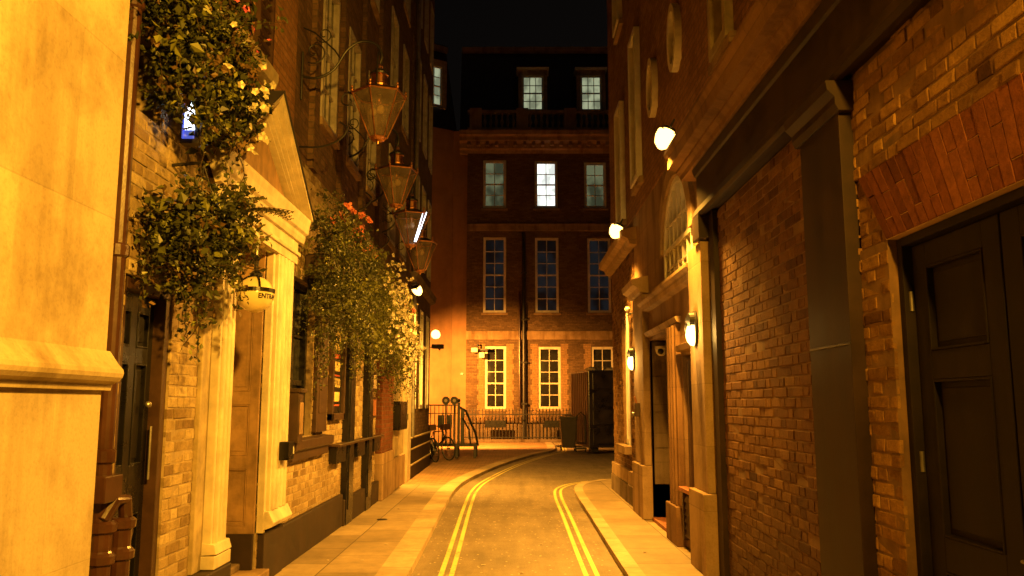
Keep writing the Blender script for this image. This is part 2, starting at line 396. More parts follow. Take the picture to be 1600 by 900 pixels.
def cells(u0, u1, z0, z1, holes):
    us = sorted({u0, u1, *[min(max(x, u0), u1) for h in holes for x in h[:2]]})
    zs = sorted({z0, z1, *[min(max(x, z0), z1) for h in holes for x in h[2:4]]})
    out = []
    for a, b in zip(us, us[1:]):
        run = None
        for c, d in zip(zs, zs[1:]):
            mu, mz = (a+b)/2, (c+d)/2
            if any(h[0] < mu < h[1] and h[2] < mz < h[3] for h in holes):
                if run: out.append(run); run = None
            else: run = (a, b, run[2], d) if run else (a, b, c, d)
        if run: out.append(run)
    return out
def wall(mb, fr, u0, u1, z0, z1, holes, m, thick=0.3, d=0.0):
    for a, b, c, e in cells(u0, u1, z0, z1, holes): mb.box(fr, a, b, c, e, d-thick, d, m)

def bricks(mb, fr, u0, u1, z0, z1, holes, m, mm, seed=1, d=0.0, rough=0.004, chips=0.0, tsd=0.24, j=0.010):
    """bricks laid in Flemish bond, each a small block of its own tone"""
    r = random.Random(seed)
    for a, b, c, e in cells(u0, u1, z0, z1, holes): mb.box(fr, a, b, c, e, -0.3, d-0.0045, mm)
    ch = 0.075; k = 0; z = z0
    while z < z1-0.02:
        u = u0 - (0.0 if k % 2 else 0.165); q = 0
        while u < u1:
            w = 0.215 if q % 2 == 0 else 0.1025
            a, b = max(u, u0), min(u+w, u1); za, zb = z+j/2, min(z+ch-j/2, z1)
            u += w+j; q += 1
            if b-a < 0.03: continue
            segs = [(a, b)]
            for h in holes:
                if h[2] < zb-0.01 and h[3] > za+0.01:
                    ns = []
                    for (p, s_) in segs:
                        if h[1] <= p or h[0] >= s_: ns.append((p, s_)); continue
                        if h[0]-p > 0.02: ns.append((p, h[0]))
                        if s_-h[1] > 0.02: ns.append((h[1], s_))
                    segs = ns
            for (p, s_) in segs:
                if r.random() < chips: dd = -0.02-r.random()*0.02
                else: dd = r.gauss(0, rough*0.7)
                t = min(1, max(0, r.gauss(0.52, tsd)))
                g = lambda: r.uniform(-rough, rough)
                bv = 0.003+r.random()*rough*0.6
                o = [(p+g(), za+g()), (s_+g(), za+g()), (s_+g(), zb+g()), (p+g(), zb+g())]
                i_ = [(p+bv+abs(g()), za+bv+abs(g())), (s_-bv-abs(g()), za+bv+abs(g())), (s_-bv-abs(g()), zb-bv-abs(g())), (p+bv+abs(g()), zb-bv-abs(g()))]
                vs = [fr(x, y, d-0.02) for x, y in o]+[fr(x, y, d+dd-bv*0.7) for x, y in o]+[fr(x, y, d+dd+g()*0.6) for x, y in i_]
                fs = [(4, 5, 1, 0), (5, 6, 2, 1), (6, 7, 3, 2), (7, 4, 0, 3), (8, 9, 5, 4), (9, 10, 6, 5), (10, 11, 7, 6), (11, 8, 4, 7), (8, 9, 10, 11)]
                mb.add(vs, fs, m, t)
        z += ch; k += 1

def window(root, fr, u0, u1, z0, z1, cols, rows, pane, d=-0.10, fw=0.09, bar=0.028, frame=None, sill=True, meet=True, outer=0.0, proud=0.0, label=None, sillmat=None):
    frame = frame or M['white']
    w = MB()
    a, b, c, e = u0, u1, z0, z1
    # outer box frame
    for (p, q, s_, t) in ((a, a+fw, c, e), (b-fw, b, c, e), (a+fw, b-fw, c, c+fw), (a+fw, b-fw, e-fw, e)):
        w.box(fr, p, q, s_, t, d-0.05, d+0.06+proud, frame)
    ia, ib, ic, ie = a+fw, b-fw, c+fw, e-fw
    for k in range(1, cols):
        x = ia+(ib-ia)*k/cols; w.box(fr, x-bar/2, x+bar/2, ic, ie, d-0.02, d+0.022, frame)
    for k in range(1, rows):
        z = ic+(ie-ic)*k/rows; bb = bar*1.9 if (meet and k == rows//2) else bar
        w.box(fr, ia, ib, z-bb/2, z+bb/2, d-0.018, d+(0.035 if bb > bar else 0.025), frame)
    wo = part(w, 'window', root, bevel=0.004)
    if label: wo['label'] = label
    p = MB()
    p.box(fr, ia-0.01, ib+0.01, ic-0.01, ie+0.01, d-0.03, d-0.008, pane)
    p.build('pane', wo)
    if sill:
        s_ = MB(); s_.prism(fr, [(-0.08, z0-0.1), (0.05, z0-0.1), (0.05, z0-0.03), (0.04, z0+0.0), (-0.08, z0+0.012)], u0-0.08, u1+0.08, sillmat or M['stone'])
        s_.build('sill', wo)
    return wo

def panels(mb, fr, u0, u1, z0, z1, ps, d, m, bead=None, rec=0.022, th=0.05):
    holes = [(a, b, c, e) for a, b, c, e in ps]
    for a, b, c, e in cells(u0, u1, z0, z1, holes): mb.box(fr, a, b, c, e, d-th, d, m)
    for a, b, c, e in ps:
        mb.box(fr, a+0.001, b-0.001, c+0.001, e-0.001, d-th, d-rec, m)
        w = 0.014
        for p, q, s_, t in ((a, a+w, c, e), (b-w, b, c, e), (a+w, b-w, c, c+w), (a+w, b-w, e-w, e)):
            mb.box(fr, p+0.001, q-0.001, s_+0.001, t-0.001, d-rec-0.004, d+0.006, bead or m)
        if b-a > 0.12:
            mb.box(fr, a+0.035, b-0.035, c+0.04, e-0.04, d-rec-0.01, d-rec+0.008, m)

# ------------------------------------------------------------------ ground
def sheet(name, poly, z, m, label=None):
    mb = MB(); mb.add([(x, y, z) for x, y in poly], [tuple(range(len(poly)))], m)
    o = mb.build(name); o['kind'] = 'structure'; return o
ZR = -0.065
sheet('ground', [(-60, -30), (60, -30), (60, 160), (-60, 160)], ZR-0.02, M['asphalt'])
sheet('road', [(-1.6, -12), (1.6, -12), (1.6, 16), (14, 17.5), (14, 34), (0.6, 36.4), (-1.6, 24)], ZR, M['asphalt'])
def smooth_path(pts, n=8):
    out = []
    P = [pts[0]]+pts+[pts[-1]]
    for i in range(1, len(P)-2):
        p0, p1, p2, p3 = [Vector(q) for q in P[i-1:i+3]]
        for k in range(n):
            t = k/n
            out.append(0.5*((2*p1)+(p2-p0)*t+(2*p0-5*p1+4*p2-p3)*t*t+(3*p1-p0-3*p2+p3)*t**3))
    out.append(Vector(pts[-1])); return out
def offset(path, o):
    out = []
    for i, p in enumerate(path):
        t = (path[min(i+1, len(path)-1)]-path[max(i-1, 0)]).normalized()
        out.append(Vector((p.x+t.y*o, p.y-t.x*o)))
    return out
kL = smooth_path([(-0.98, -12), (-0.98, 2), (-0.99, 8), (-1.08, 14), (-1.07, 16.8), (-0.86, 19.2), (-0.2, 23.4), (0.72, 27.5), (1.55, 30.6), (1.7, 36.6)])
kR = smooth_path([(1.10, -12), (1.10, 2), (1.10, 8), (1.14, 12.6), (1.17, 15.8), (1.32, 17.2), (1.75, 18.1), (2.6, 18.5), (7.5, 18.8)])
def ribbon(name, path, o0, o1, z, m, height=0, kind='structure', gap=None):
    a = offset(path, o0); b = offset(path, o1); mb = MB()
    n = len(a)
    vs = [(p.x, p.y, z) for p in a]+[(p.x, p.y, z) for p in b]
    fs = [(i, i+1, n+i+1, n+i) for i in range(n-1)]
    if height:
        vs += [(p.x, p.y, z-height) for p in a]+[(p.x, p.y, z-height) for p in b]
        fs += [(i, i+1, 2*n+i+1, 2*n+i) for i in range(n-1)]+[(n+i, n+i+1, 3*n+i+1, 3*n+i) for i in range(n-1)]
    mb.add(vs, fs, m); o = mb.build(name)
    if kind: o['kind'] = kind
    return o
ribbon('kerb', kL, 0.0, -0.30, 0.004, M['kerb'], 0.12)
ribbon('kerb', kR, 0.0, 0.16, 0.004, M['kerb'], 0.12)
kLi = offset(kL, -0.295)
sheet('pavement', [(-3.0, -12)]+[(p.x, p.y) for p in kLi if p.y < 17.2]+[(-3.0, 17.2)], 0, M['slab'])
sheet('paved_yard', [(-14, 17.2), (-3.0, 17.2)]+[(p.x, p.y) for p in kLi if p.y >= 17.0]+[(1.4, 38), (-14, 38)], 0.0005, M['paviour'])
kRi = offset(kR, 0.155)
sheet('pavement', [(p.x, p.y) for p in kRi if p.x < 7]+[(7, 16), (2.6, 16), (2.6, -12)], 0, M['slab'])
sheet('far_pavement', [(1.72, 33.5), (14, 31.5), (14, 38), (1.72, 38)], 0.0, M['slab'])
ribbon('step_line', smooth_path([(-2.3, 17.2), (-1.3, 17.2)]), 0, 0.03, 0.006, M['kerb'])
def yl(path, o, name):
    ribbon(name, path, o, o+math.copysign(0.05, o), ZR+0.004, M['yellow'])
yLp = [p for p in kL if -11 < p.y < 33]
for o in (0.27, 0.375): yl(yLp, o, 'road_line')
yRp = [p for p in kR if -11 < p.y and p.x < 3.4]
for o in (-0.24, -0.35): yl(yRp, o, 'road_line')
# gully gutter dirt, litter and cigarette ends
for i, (x, y) in enumerate([(-1.75, 13.2), (-1.9, 8.9), (-1.55, 8.9), (-1.45, 9.9), (0.35, 10.3), (-0.25, 12.2), (1.45, 9.4), (-1.6, 15.4), (-0.3, 9.0), (0.1, 8.6), (0.5, 14.2)]):
    mb = MB(); s_ = 0.016+0.012*R_.random(); z = (0.004 if abs(x) > 1.1 else ZR+0.004); a = R_.random()*3
    vs = [(x+s_*math.cos(a+k*1.5708)*(1+0.5*R_.random()), y+s_*math.sin(a+k*1.5708), z+0.006*(k % 2)) for k in range(4)]
    vs += [(p[0], p[1], z+0.006) for p in vs]
    mb.add(vs, [(0, 1, 2, 3), (4, 5, 6, 7), (0, 1, 5, 4), (1, 2, 6, 5), (2, 3, 7, 6), (3, 0, 4, 7)], M['cloth'])
    tag(mb.build('litter_scrap'), 'small pale scrap of paper litter lying on the lane', 'litter', 'scraps of litter on the ground')
mb = MB(); mb.lathe((-1.82, 12.0, 0.003), [(0.001, 0.004), (0.07, 0.005), (0.075, 0.0)], M['blackiron'], 14)
tag(mb.build('drain_cover'), 'small dark round iron cover set in the left pavement slabs', 'drain cover')

# ------------------------------------------------------------------ pale stone corner building, nearest on the left
XN = -2.06
def NL(u, z, d): return (XN+d, u, z)
nb = thing('stone_building', (XN, 2, 0), 'pale ashlar stone corner building with a rounded ledge, nearest on the left', 'building')
YN = 4.24
w = MB(); w.box(NL, -6, YN, 0, 1.69, -3.0, -0.012, M['nearstone']); w.box(NL, -6, YN, 1.69, 9.5, -3.0, 0.0, M['nearstone'])
part(w, 'wall', nb, bevel=0.012)
w = MB(); prof = [(-0.05, 1.69)]
prof += [(0.015, 1.67), (0.022, 1.70), (0.055, 1.715), (0.072, 1.735), (0.078, 1.755), (0.074, 1.775), (0.06, 1.79), (0.05, 1.80), (0.0, 1.87), (-0.05, 1.87)]
w.prism(NL, prof, -6, YN+0.03, M['nearstone']); part(w, 'ledge', nb)

# ------------------------------------------------------------------ pub
pub = thing('pub_building', (XL, 9, 0), 'old brick pub with pedimented cream doorway, dark window and plant boxes', 'pub')
holes = [(4.9, 5.62, -1, 2.38), (6.62, 7.72, -1, 3.05), (8.66, 9.66, 1.25, 2.95), (6.25, 7.02, 4.75, 7.2), (4.7, 5.25, 3.4, 3.95)]
w = MB()
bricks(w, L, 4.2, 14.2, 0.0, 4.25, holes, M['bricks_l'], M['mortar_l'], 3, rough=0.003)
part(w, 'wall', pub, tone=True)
w = MB()
uph = [(6.25, 7.02, 4.75, 7.2)]+[(9.6+1.55*k, 10.45+1.55*k, z0, z1) for k in range(3) for z0, z1 in ((5.0, 6.9), (8.2, 9.8))]
wall(w, L, 4.2, 8.45, 4.25, 12, uph, M['brick_up'], 0.3)
wall(w, L, 8.45, 14.2, 4.25, 12, uph, M['brick_row'], 0.3, -0.02)
w.box(L, 4.2, 14.2, 0, 12, -3.2, -0.95, M['brick_row']); w.box(L, 4.2, 14.2, 11.7, 12, -0.95, -0.32, M['brick_row'])
w.box(L, 13.9, 14.2, 0, 11.7, -0.95, -0.301, M['brick_row']); w.box(L, 4.2, 4.5, 0, 11.7, -0.95, -0.301, M['brick_row'])
part(w, 'upper_wall', pub)
w = MB()
w.prism(L, [(0, 4.52), (0.08, 4.55), (0.1, 4.62), (0.1, 4.68), (0, 4.7)], 4.2, 7.5, M['plaster_worn'])
part(w, 'string_course', pub, bevel=0.005)
window(pub, L, 6.25, 7.02, 4.75, 7.2, 2, 4, M['glass'], d=-0.08, frame=M['browntimber'], sill=False)
w = MB()
for k in range(22): w.prism(L, [(0.0, 4.72+k*0.11), (0.035, 4.73+k*0.11), (0.012, 4.82+k*0.11), (0.0, 4.82+k*0.11)], 7.06, 7.44, M['browntimber'])
w.box(L, 7.04, 7.06, 4.7, 7.2, 0, 0.05, M['browntimber']); w.box(L, 7.44, 7.47, 4.7, 7.2, 0, 0.05, M['browntimber'])
part(w, 'shutter', pub)
for h in uph[1:]:
    window(pub, L, h[0], h[1], h[2], h[3], 3, 4, M['glass'], d=-0.05, fw=0.06, proud=0.01, frame=M['dim_white'])
# pier strips on the upper wall
w = MB()
for u in (9.25, 10.8, 12.35, 13.9): w.box(L, u-0.12, u+0.12, 4.25, 11.9, -0.02, 0.05, M['brick_row'])
part(w, 'pier', pub)
# dark door
w = MB()
panels(w, L, 4.97, 5.55, 0.02, 2.30, [(5.04, 5.22, 1.96, 2.19), (5.31, 5.48, 1.96, 2.19), (5.04, 5.22, 1.22, 1.86), (5.31, 5.48, 1.22, 1.86), (5.04, 5.22, 0.16, 0.92), (5.31, 5.48, 0.16, 0.92)], -0.10, M['black'])
dr = part(w, 'door', pub, bevel=0.003, )
dr['label'] = 'black gloss six panelled door beside the drainpipe'
w = MB(); w.ball((XL-0.06, 5.45, 1.60), 0.022, M['steel']); w.tube([(XL-0.055, 5.5, 1.12), (XL-0.055, 5.5, 1.46)], 0.008, M['steel']); w.build('handle', dr)
w = MB(); w.box(L, 4.9, 4.97, 0, 2.37, -0.16, -0.02, M['browntimber']); w.box(L, 5.55, 5.62, 0, 2.37, -0.16, -0.02, M['browntimber']); w.box(L, 4.97, 5.55, 2.30, 2.37, -0.16, -0.02, M['browntimber'])
part(w, 'door_frame', pub, bevel=0.004)
# plinth
for bx_ in ((8.42, 11.35, 0, 0.42, 0.05), (11.355, 14.25, 0, 0.34, 0.07), (5.7, 6.1, 0, 0.2, 0.05), (6.105, 6.64, 0.0, 0.40, 0.14)):
    w = MB(); w.box(L, bx_[0], bx_[1], bx_[2], bx_[3], -0.01, bx_[4], M['plinth']); part(w, 'plinth', pub, bevel=0.012)
# doorway: jambs
def jamb(mb, u0, u1, z0, z1, d, m):
    mb.box(L, u0, u1, z0, z1, -0.02, d, m)
    n = 4; wd = (u1-u0-0.08)/n
    for k in range(n):
        a = u0+0.04+k*wd
        mb.prism(lambda u, z, dd: L(dd, u, z) if False else (XL+z, dd, u), [(a+0.012, d), (a+wd*0.5, d+0.022), (a+wd-0.012, d)], z0+0.14, z1, m)
def flutes(mb, u0, u1, z0, z1, d, m, n=4):
    mb.box(L, u0, u1, z0, z1, -0.02, d, m)
    wd = (u1-u0-0.06)/n
    for k in range(n):
        a = u0+0.03+k*wd
        mb.slab(lambda x, y, zz: (XL+y, x, zz), [(a+0.01, d-0.001), (a+wd*0.2, d+0.018), (a+wd*0.5, d+0.026), (a+wd*0.8, d+0.018), (a+wd-0.01, d-0.001)], z0+0.02, z1-0.01, m)
w = MB()
flutes(w, 6.30, 6.62, 0.55, 3.02, 0.09, M['plaster'], 3)
w.box(L, 6.12, 6.30, 0.40, 3.02, -0.01, 0.03, M['plaster_worn'])
w.prism(L, [(-0.01, 0.50), (0.14, 0.51), (0.12, 0.58), (-0.01, 0.60)], 6.29, 6.63, M['plaster'])
w.box(L, 6.28, 6.64, 0.405, 0.50, -0.01, 0.13, M['plaster'])
part(w, 'door_jamb', pub, bevel=0.006)
w = MB()
flutes(w, 7.78, 8.32, 0.62, 3.02, 0.09, M['plaster'], 4)
w.box(L, 7.72, 7.78, 0.45, 3.02, -0.02, 0.06, M['plaster'])
w.box(L, 8.32, 8.40, 0.45, 3.02, -0.01, 0.04, M['plaster_worn'])
w.prism(L, [(-0.01, 0.45), (0.13, 0.50), (0.15, 0.54), (0.12, 0.60), (0.1, 0.64), (-0.01, 0.64)], 7.73, 8.38, M['plaster'])
w.box(L, 7.76, 8.4, 0.0, 0.45, -0.01, 0.06, M['plinth'])
part(w, 'door_jamb', pub, bevel=0.006)
# porch: far reveal (faces the camera), near reveal, back, ceiling, step
w = MB()
PF = facing(7.72)
panels(w, PF, -2.82, -2.315, 0.45, 3.0, [(-2.76, -2.40, 1.72, 2.72), (-2.76, -2.40, 1.14, 1.60), (-2.76, -2.40, 0.52, 1.02)], 0.03, M['ochre'], rec=0.013, th=0.035)
w.box(PF, -2.82, -2.32, 0.0, 0.45, 0.01, 0.05, M['plinth'])
part(w, 'porch_panelling', pub, bevel=0.003)
w = MB()
w.box(L, 6.60, 7.70, 0, 3.05, -0.56, -0.50, M['ochre']); w.box(L, 6.55, 6.62, 0.0, 3.05, -0.5, -0.02, M['ochre']); w.box(L, 6.62, 7.69, 2.99, 3.06, -0.5, -0.01, M['plaster_worn'])
part(w, 'porch_lining', pub)
w = MB()
panels(w, L, 6.70, 7.60, 0.15, 2.4, [(6.8, 7.1, 1.3, 2.25), (7.2, 7.5, 1.3, 2.25), (6.8, 7.1, 0.3, 1.1), (7.2, 7.5, 0.3, 1.1)], -0.44, M['browntimber'], th=0.05)
part(w, 'door', pub, bevel=0.003)['label'] = 'brown panelled door deep inside the porch'
w = MB()
w.box(L, 6.62, 7.76, 0, 0.14, -0.49, 0.12, M['stone']); w.box(L, 6.64, 7.70, 0.14, 0.2, -0.49, -0.12, M['stone_dark'])
part(w, 'doorstep', pub, bevel=0.01)
# entablature and pediment
w = MB()
E0, E1 = 6.02, 8.52
w.box(L, 6.12, 8.42, 3.02, 3.30, -0.02, 0.10, M['plaster'])
w.prism(L, [(0.1, 3.10), (0.125, 3.105), (0.125, 3.14), (0.1, 3.15)], 6.10, 8.44, M['plaster'])
w.prism(L, [(0.09, 3.24), (0.13, 3.25), (0.145, 3.29), (0.145, 3.33), (0.175, 3.35), (0.185, 3.42), (0.20, 3.47), (0.20, 3.50), (-0.01, 3.52)], E0, E1, M['plaster'])
part(w, 'entablature', pub, bevel=0.004)
w = MB()
um, za, ze = (E0+E1)/2, 4.42, 3.52
def rake(side):
    ue = E0-0.02 if side < 0 else E1+0.02
    for (t0, t1, dd) in ((0.0, 0.03, 0.07), (0.03, 0.042, 0.03), (0.042, 0.09, 0.10), (0.09, 0.105, 0.06), (0.105, 0.135, 0.14), (0.135, 0.148, 0.10), (0.148, 0.205, 0.19), (0.205, 0.235, 0.215)):
        poly = [(ue, ze-0.235+t0), (um, za-0.235+t0), (um, za-0.235+t1), (ue, ze-0.235+t1)]
        poly = [(u, max(z, 3.505) if dd < 0.2 else z+0.0) for u, z in poly]
        w.slab(L, poly, 0.0, dd, M['plaster'])
rake(-1); rake(1)
w.slab(L, [(E0+0.1, 3.52), (um, za-0.24), (E1-0.1, 3.52)], -0.01, 0.012, M['ochre'])
w.slab(L, [(E0-0.03, ze+0.002), (um, za+0.002), (E1+0.03, ze+0.002), (E1+0.03, ze+0.016), (um, za+0.018), (E0-0.03, ze+0.016)], 0.0, 0.23, M['slate'])
part(w, 'pediment', pub, bevel=0.003)
# pub window with deep dark frame, sill, brown pilaster
window(pub, L, 8.66, 9.66, 1.25, 2.95, 2, 3, M['glass'], d=-0.14, fw=0.07, bar=0.03, frame=M['black'], sill=False)
w = MB()
w.box(L, 9.68, 10.22, 1.28, 2.95, -0.01, 0.05, M['browntimber']); w.box(L, 9.78, 10.12, 1.5, 2.8, 0.04, 0.06, M['browntimber'])
part(w, 'window_pilaster', pub, bevel=0.004)['label'] = 'brown timber pilaster beside the pub window'
w = MB()
w.prism(L, [(-0.13, 1.12), (0.10, 1.12), (0.12, 1.14), (0.12, 1.23), (-0.13, 1.255)], 8.56, 10.34, M['browntimber'])
w.box(L, 8.62, 10.28, 1.02, 1.12, 0.0, 0.07, M['browntimber'])
part(w, 'window_ledge', pub, bevel=0.006)
# drinks rail with brackets, dark posts
w = MB()
w.box(L, 10.55, 14.15, 1.075, 1.10, 0.0, 0.16, M['browntimber']); w.box(L, 10.55, 14.15, 1.10, 1.106, 0.135, 0.165, M['steel'])
for u in (10.62, 12.05, 13.5): w.box(L, u, u+0.62, 0.86, 1.075, 0.0, 0.10, M['black'])
part(w, 'drinks_shelf', pub, bevel=0.004)
for u in (11.42, 12.95):
    w = MB(); w.box(L, u, u+0.44, 0.0, 3.1, -0.01, 0.085, M['black']); w.box(L, u+0.06, u+0.38, 0.2, 3.0, 0.08, 0.10, M['black'])
    part(w, 'post', pub, bevel=0.006)

# red brick pier and the rendered house further on
rh = thing('rendered_house', (XL, 16, 0), 'narrow house with dark red brick pier, stone base and brown rendered front', 'house')
w = MB()
lvl = ((4.6, 6.4), (7.3, 9.1), (10.0, 11.6), (12.6, 13.9))
hs = [(14.9+1.7*k, 15.75+1.7*k, z0, z1) for k in range(2) for z0, z1 in lvl]
wall(w, L, 14.2, 18.2, 3.4, 15, hs, M['brick_row'], 0.3, 0.02)
w.box(L, 14.2, 18.2, 0, 15, -3.2, -0.3, M['brick_row'])
part(w, 'upper_wall', rh)
w = MB(); w.box(L, 14.25, 15.6, 0.78, 3.4, -0.2, 0.10, M['brick_red']); part(w, 'brick_pier', rh, bevel=0.01)
w = MB(); w.box(L, 14.25, 15.62, 0.0, 0.78, -0.2, 0.13, M['stone']); part(w, 'pier_base', rh, bevel=0.015)
w = MB(); w.box(L, 15.62, 18.2, 0.0, 3.4, -0.2, 0.04, M['plaster_worn']); w.box(L, 17.6, 18.2, 0.0, 3.3, 0.02, 0.12, M['plaster']);
w.box(L, 15.7, 17.5, 0.0, 0.6, 0.02, 0.09, M['stone'])
part(w, 'rendered_front', rh, bevel=0.01)
for h in hs: window(rh, L, *h, 3, 4, M['glass'], d=-0.03, fw=0.06, proud=0.02, frame=M['dim_white'])
w = MB()
for k in range(3): w.box(L, 14.2, 18.2, 3.35+k*0.06, 3.41+k*0.06, -0.02, 0.06+0.05*k, M['stone_dark'])
part(w, 'cornice', rh)

th_ = thing('terraced_house', (XL, 20.5, 0), 'tall dark terraced house at the far end of the left row, banded stone base', 'house')
w = MB()
lv2 = ((4.9, 7.0), (7.9, 9.9), (10.8, 12.6), (13.5, 15.0))
hs = [(18.7+1.45*k, 19.5+1.45*k, z0, z1) for k in range(3) for z0, z1 in lv2]
hg = [(18.75, 19.5, 1.5, 3.9), (20.2, 20.95, 1.5, 3.9), (21.65, 22.4, 1.5, 3.9)]
wall(w, L, 18.2, 22.7, 0.9, 17.5, hs+hg, M['brick_row'], 0.3, 0.06)
w.box(L, 18.2, 22.7, 0, 17.5, -6.2, -0.24, M['brick_row'])
part(w, 'wall', th_)
for h in hs: window(th_, L, *h, 3, 4, M['glass'], d=0.0, fw=0.07, proud=0.03, frame=M['dim_white'])
for h in hg: window(th_, L, *h, 2, 4, M['glass'], d=-0.03, fw=0.1, proud=0.04)
w = MB()
w.box(L, 18.2, 22.72, 0, 0.9, -0.24, 0.10, M['plinth'])
for z in (0.28, 0.62, 0.86): w.box(L, 18.2, 22.74, z, z+0.035, 0.09, 0.135, M['plaster_worn'])
part(w, 'stone_base', th_, bevel=0.006)
w = MB()
w.prism(L, [(0.05, 4.3), (0.18, 4.35), (0.22, 4.5), (0.05, 4.52)], 18.2, 22.8, M['stone_dark'])
part(w, 'string_course', th_); w = MB(); w.prism(L, [(0.05, 17.1), (0.3, 17.3), (0.3, 17.6), (0.05, 17.6)], 18.2, 22.8, M['stone_dark'])
part(w, 'cornice', th_)
w = MB(); w.tube([(XL+0.12, 18.45, 0.9), (XL+0.12, 18.45, 16.5)], 0.05, M['steel']); 
tag(w.build('downpipe'), 'grey downpipe between the rendered house and the tall terraced house', 'downpipe')

# ------------------------------------------------------------------ right near building
gb = thing('warehouse_building', (XR, 4.5, 0), 'old brick building with dark fascia, heavy cornice and large dark double gate', 'building')
w = MB()
gate = (1.1, 4.26, -1, 2.45)
bricks(w, Rr, 0.6, 4.62, 0.0, 3.62, [gate, (0.6, 4.6, 2.45, 2.86)], M['bricks_g'], M['mortar'], 11, tsd=0.18, rough=0.0045, chips=0.012, j=0.012)
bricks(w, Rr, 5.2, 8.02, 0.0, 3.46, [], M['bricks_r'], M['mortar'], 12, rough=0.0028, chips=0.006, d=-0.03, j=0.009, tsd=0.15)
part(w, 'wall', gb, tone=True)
# flat gauged arch
w = MB()
r = random.Random(5); a0, a1 = 1.1, 4.26; z0, z1 = 2.45, 2.86; n = 42; um_ = (a0+a1)/2
w.box(Rr, 0.6, 4.275, z0, z1, -0.3, -0.006, M['joint'])
for k in range(n):
    b0 = a0+(a1-a0)*k/n; b1 = a0+(a1-a0)*(k+1)/n
    sp = lambda b: um_+(b-um_)*1.19
    cuts = [z0, z0+0.10+0.16*(k % 2)+r.uniform(-.01, .01), z1] if r.random() < 0.8 else [z0, z1]
    for c0, c1 in zip(cuts, cuts[1:]):
        f0, f1 = (c0-z0)/(z1-z0), (c1-z0)/(z1-z0)
        l = lambda b, f: b+(sp(b)-b)*f
        e = 0.0035
        w.slab(Rr, [(l(b0, f0)+e, c0+e), (l(b1, f0)-e, c0+e), (l(b1, f1)-e, c1-e), (l(b0, f1)+e, c1-e)], -0.02, r.uniform(-0.002, 0.003), M['rubbed'], r.random())
part(w, 'flat_arch', gb, tone=True)
w = MB(); bricks(w, Rr, 4.28, 4.62, 2.45, 2.86, [], M['bricks_g'], M['mortar'], 2, d=-0.012); part(w, 'brick_edge', gb, tone=True)
# gate: two leaves, each with panels
def leafgate(u0, u1, lab):
    w = MB(); s_ = 0.13
    ps = [(u0+s_, u1-s_, 1.86, 2.28), (u0+s_, u1-s_, 0.98, 1.72), (u0+s_, u1-s_, 0.16, 0.82)]
    panels(w, Rr, u0, u1, 0.04, 2.40, ps, -0.10, M['gatepaint'], rec=0.03, th=0.06)
    o = part(w, 'gate_leaf', gb, bevel=0.004); o['label'] = lab
    h = MB()
    for z in (0.5, 1.32, 2.12): h.tube([Rr(u1+0.005 if u1 > 4 else u0, z-0.05, -0.085), Rr(u1+0.005 if u1 > 4 else u0, z+0.05, -0.085)], 0.011, M['steel'])
    h.build('hinge', o)
    if u1 < 4: k = MB(); k.box(Rr, u1-0.07, u1-0.03, 0.92, 1.06, -0.102, -0.092, M['steel']); k.tube([Rr(u1-0.05, 0.99, -0.095), Rr(u1-0.05, 0.99, -0.05), Rr(u1-0.14, 0.99, -0.05)], 0.008, M['steel']); k.build('handle', o)
    return o
leafgate(3.44, 4.20, 'outer gate leaf beside the brick jamb')
leafgate(2.66, 3.425, 'second gate leaf')
leafgate(1.88, 2.645, 'third gate leaf')
leafgate(1.16, 1.865, 'fourth gate leaf')
w = MB()
w.box(Rr, 4.205, 4.258, 0, 2.445, -0.2, -0.05, M['gatepaint']); w.box(Rr, 1.1, 4.205, 2.405, 2.447, -0.2, -0.05, M['gatepaint'])
w.box(Rr, 1.1, 4.2, 0.0, 2.4, -0.4, -0.17, M['black'])
part(w, 'gate_frame', gb, bevel=0.003)
# painted pilaster, cap, fascia
w = MB()
w.box(Rr, 4.60, 5.24, 0.0, 3.30, -0.05, 0.075, M['fasciapaint']); w.box(Rr, 4.57, 5.27, 0.0, 0.55, -0.05, 0.11, M['fasciapaint'])
w.box(Rr, 4.60, 5.24, 1.93, 1.945, 0.07, 0.079, M['black'])
w.prism(Rr, [(0.0, 3.26), (0.09, 3.26), (0.11, 3.30), (0.11, 3.34), (0.15, 3.38), (0.16, 3.44), (0.0, 3.44)], 4.55, 5.29, M['fasciapaint'])
part(w, 'pilaster', gb, bevel=0.004)
w = MB()
w.box(Rr, 0.6, 8.26, 3.47, 3.97, -0.05, 0.07, M['fasciapaint'])
w.prism(Rr, [(0.06, 3.44), (0.10, 3.44), (0.12, 3.47), (0.10, 3.52), (0.085, 3.56), (0.06, 3.56)], 0.6, 8.28, M['fasciapaint'])
w.box(Rr, 8.0, 8.30, 3.22, 3.46, -0.05, 0.12, M['fasciapaint']); w.box(Rr, 7.84, 8.02, 0.0, 3.46, -0.05, 0.02, M['fasciapaint'])  # end block, and a plain dark strip down the gap beside the stone pilaster
w.prism(Rr, [(0.06, 3.88), (0.09, 3.90), (0.11, 3.97), (0.06, 3.98)], 0.6, 8.27, M['fasciapaint'])
part(w, 'fascia', gb, bevel=0.003)
w = MB()
w.prism(Rr, [(-0.05, 3.98), (0.13, 3.98), (0.14, 4.03), (0.18, 4.06), (0.18, 4.085), (0.27, 4.10), (0.28, 4.20), (0.31, 4.25), (0.31, 4.29), (-0.05, 4.38)], 0.6, 8.72, M['stone_brown'])
part(w, 'cornice', gb, bevel=0.004)
w = MB()
uw = [(7.0, 7.62, 4.85, 7.2), (5.3, 5.95, 4.85, 7.2), (3.5, 4.2, 4.85, 7.2)]
wall(w, Rr, 0.6, 8.1, 4.3, 12, uw, M['brick_up'], 0.3, -0.02)
w.box(Rr, 0.6, 8.1, 0, 12, -3.5, -0.45, M['brick_up']); w.box(Rr, 0.6, 0.9, 0, 12, -0.45, -0.31, M['brick_up'])
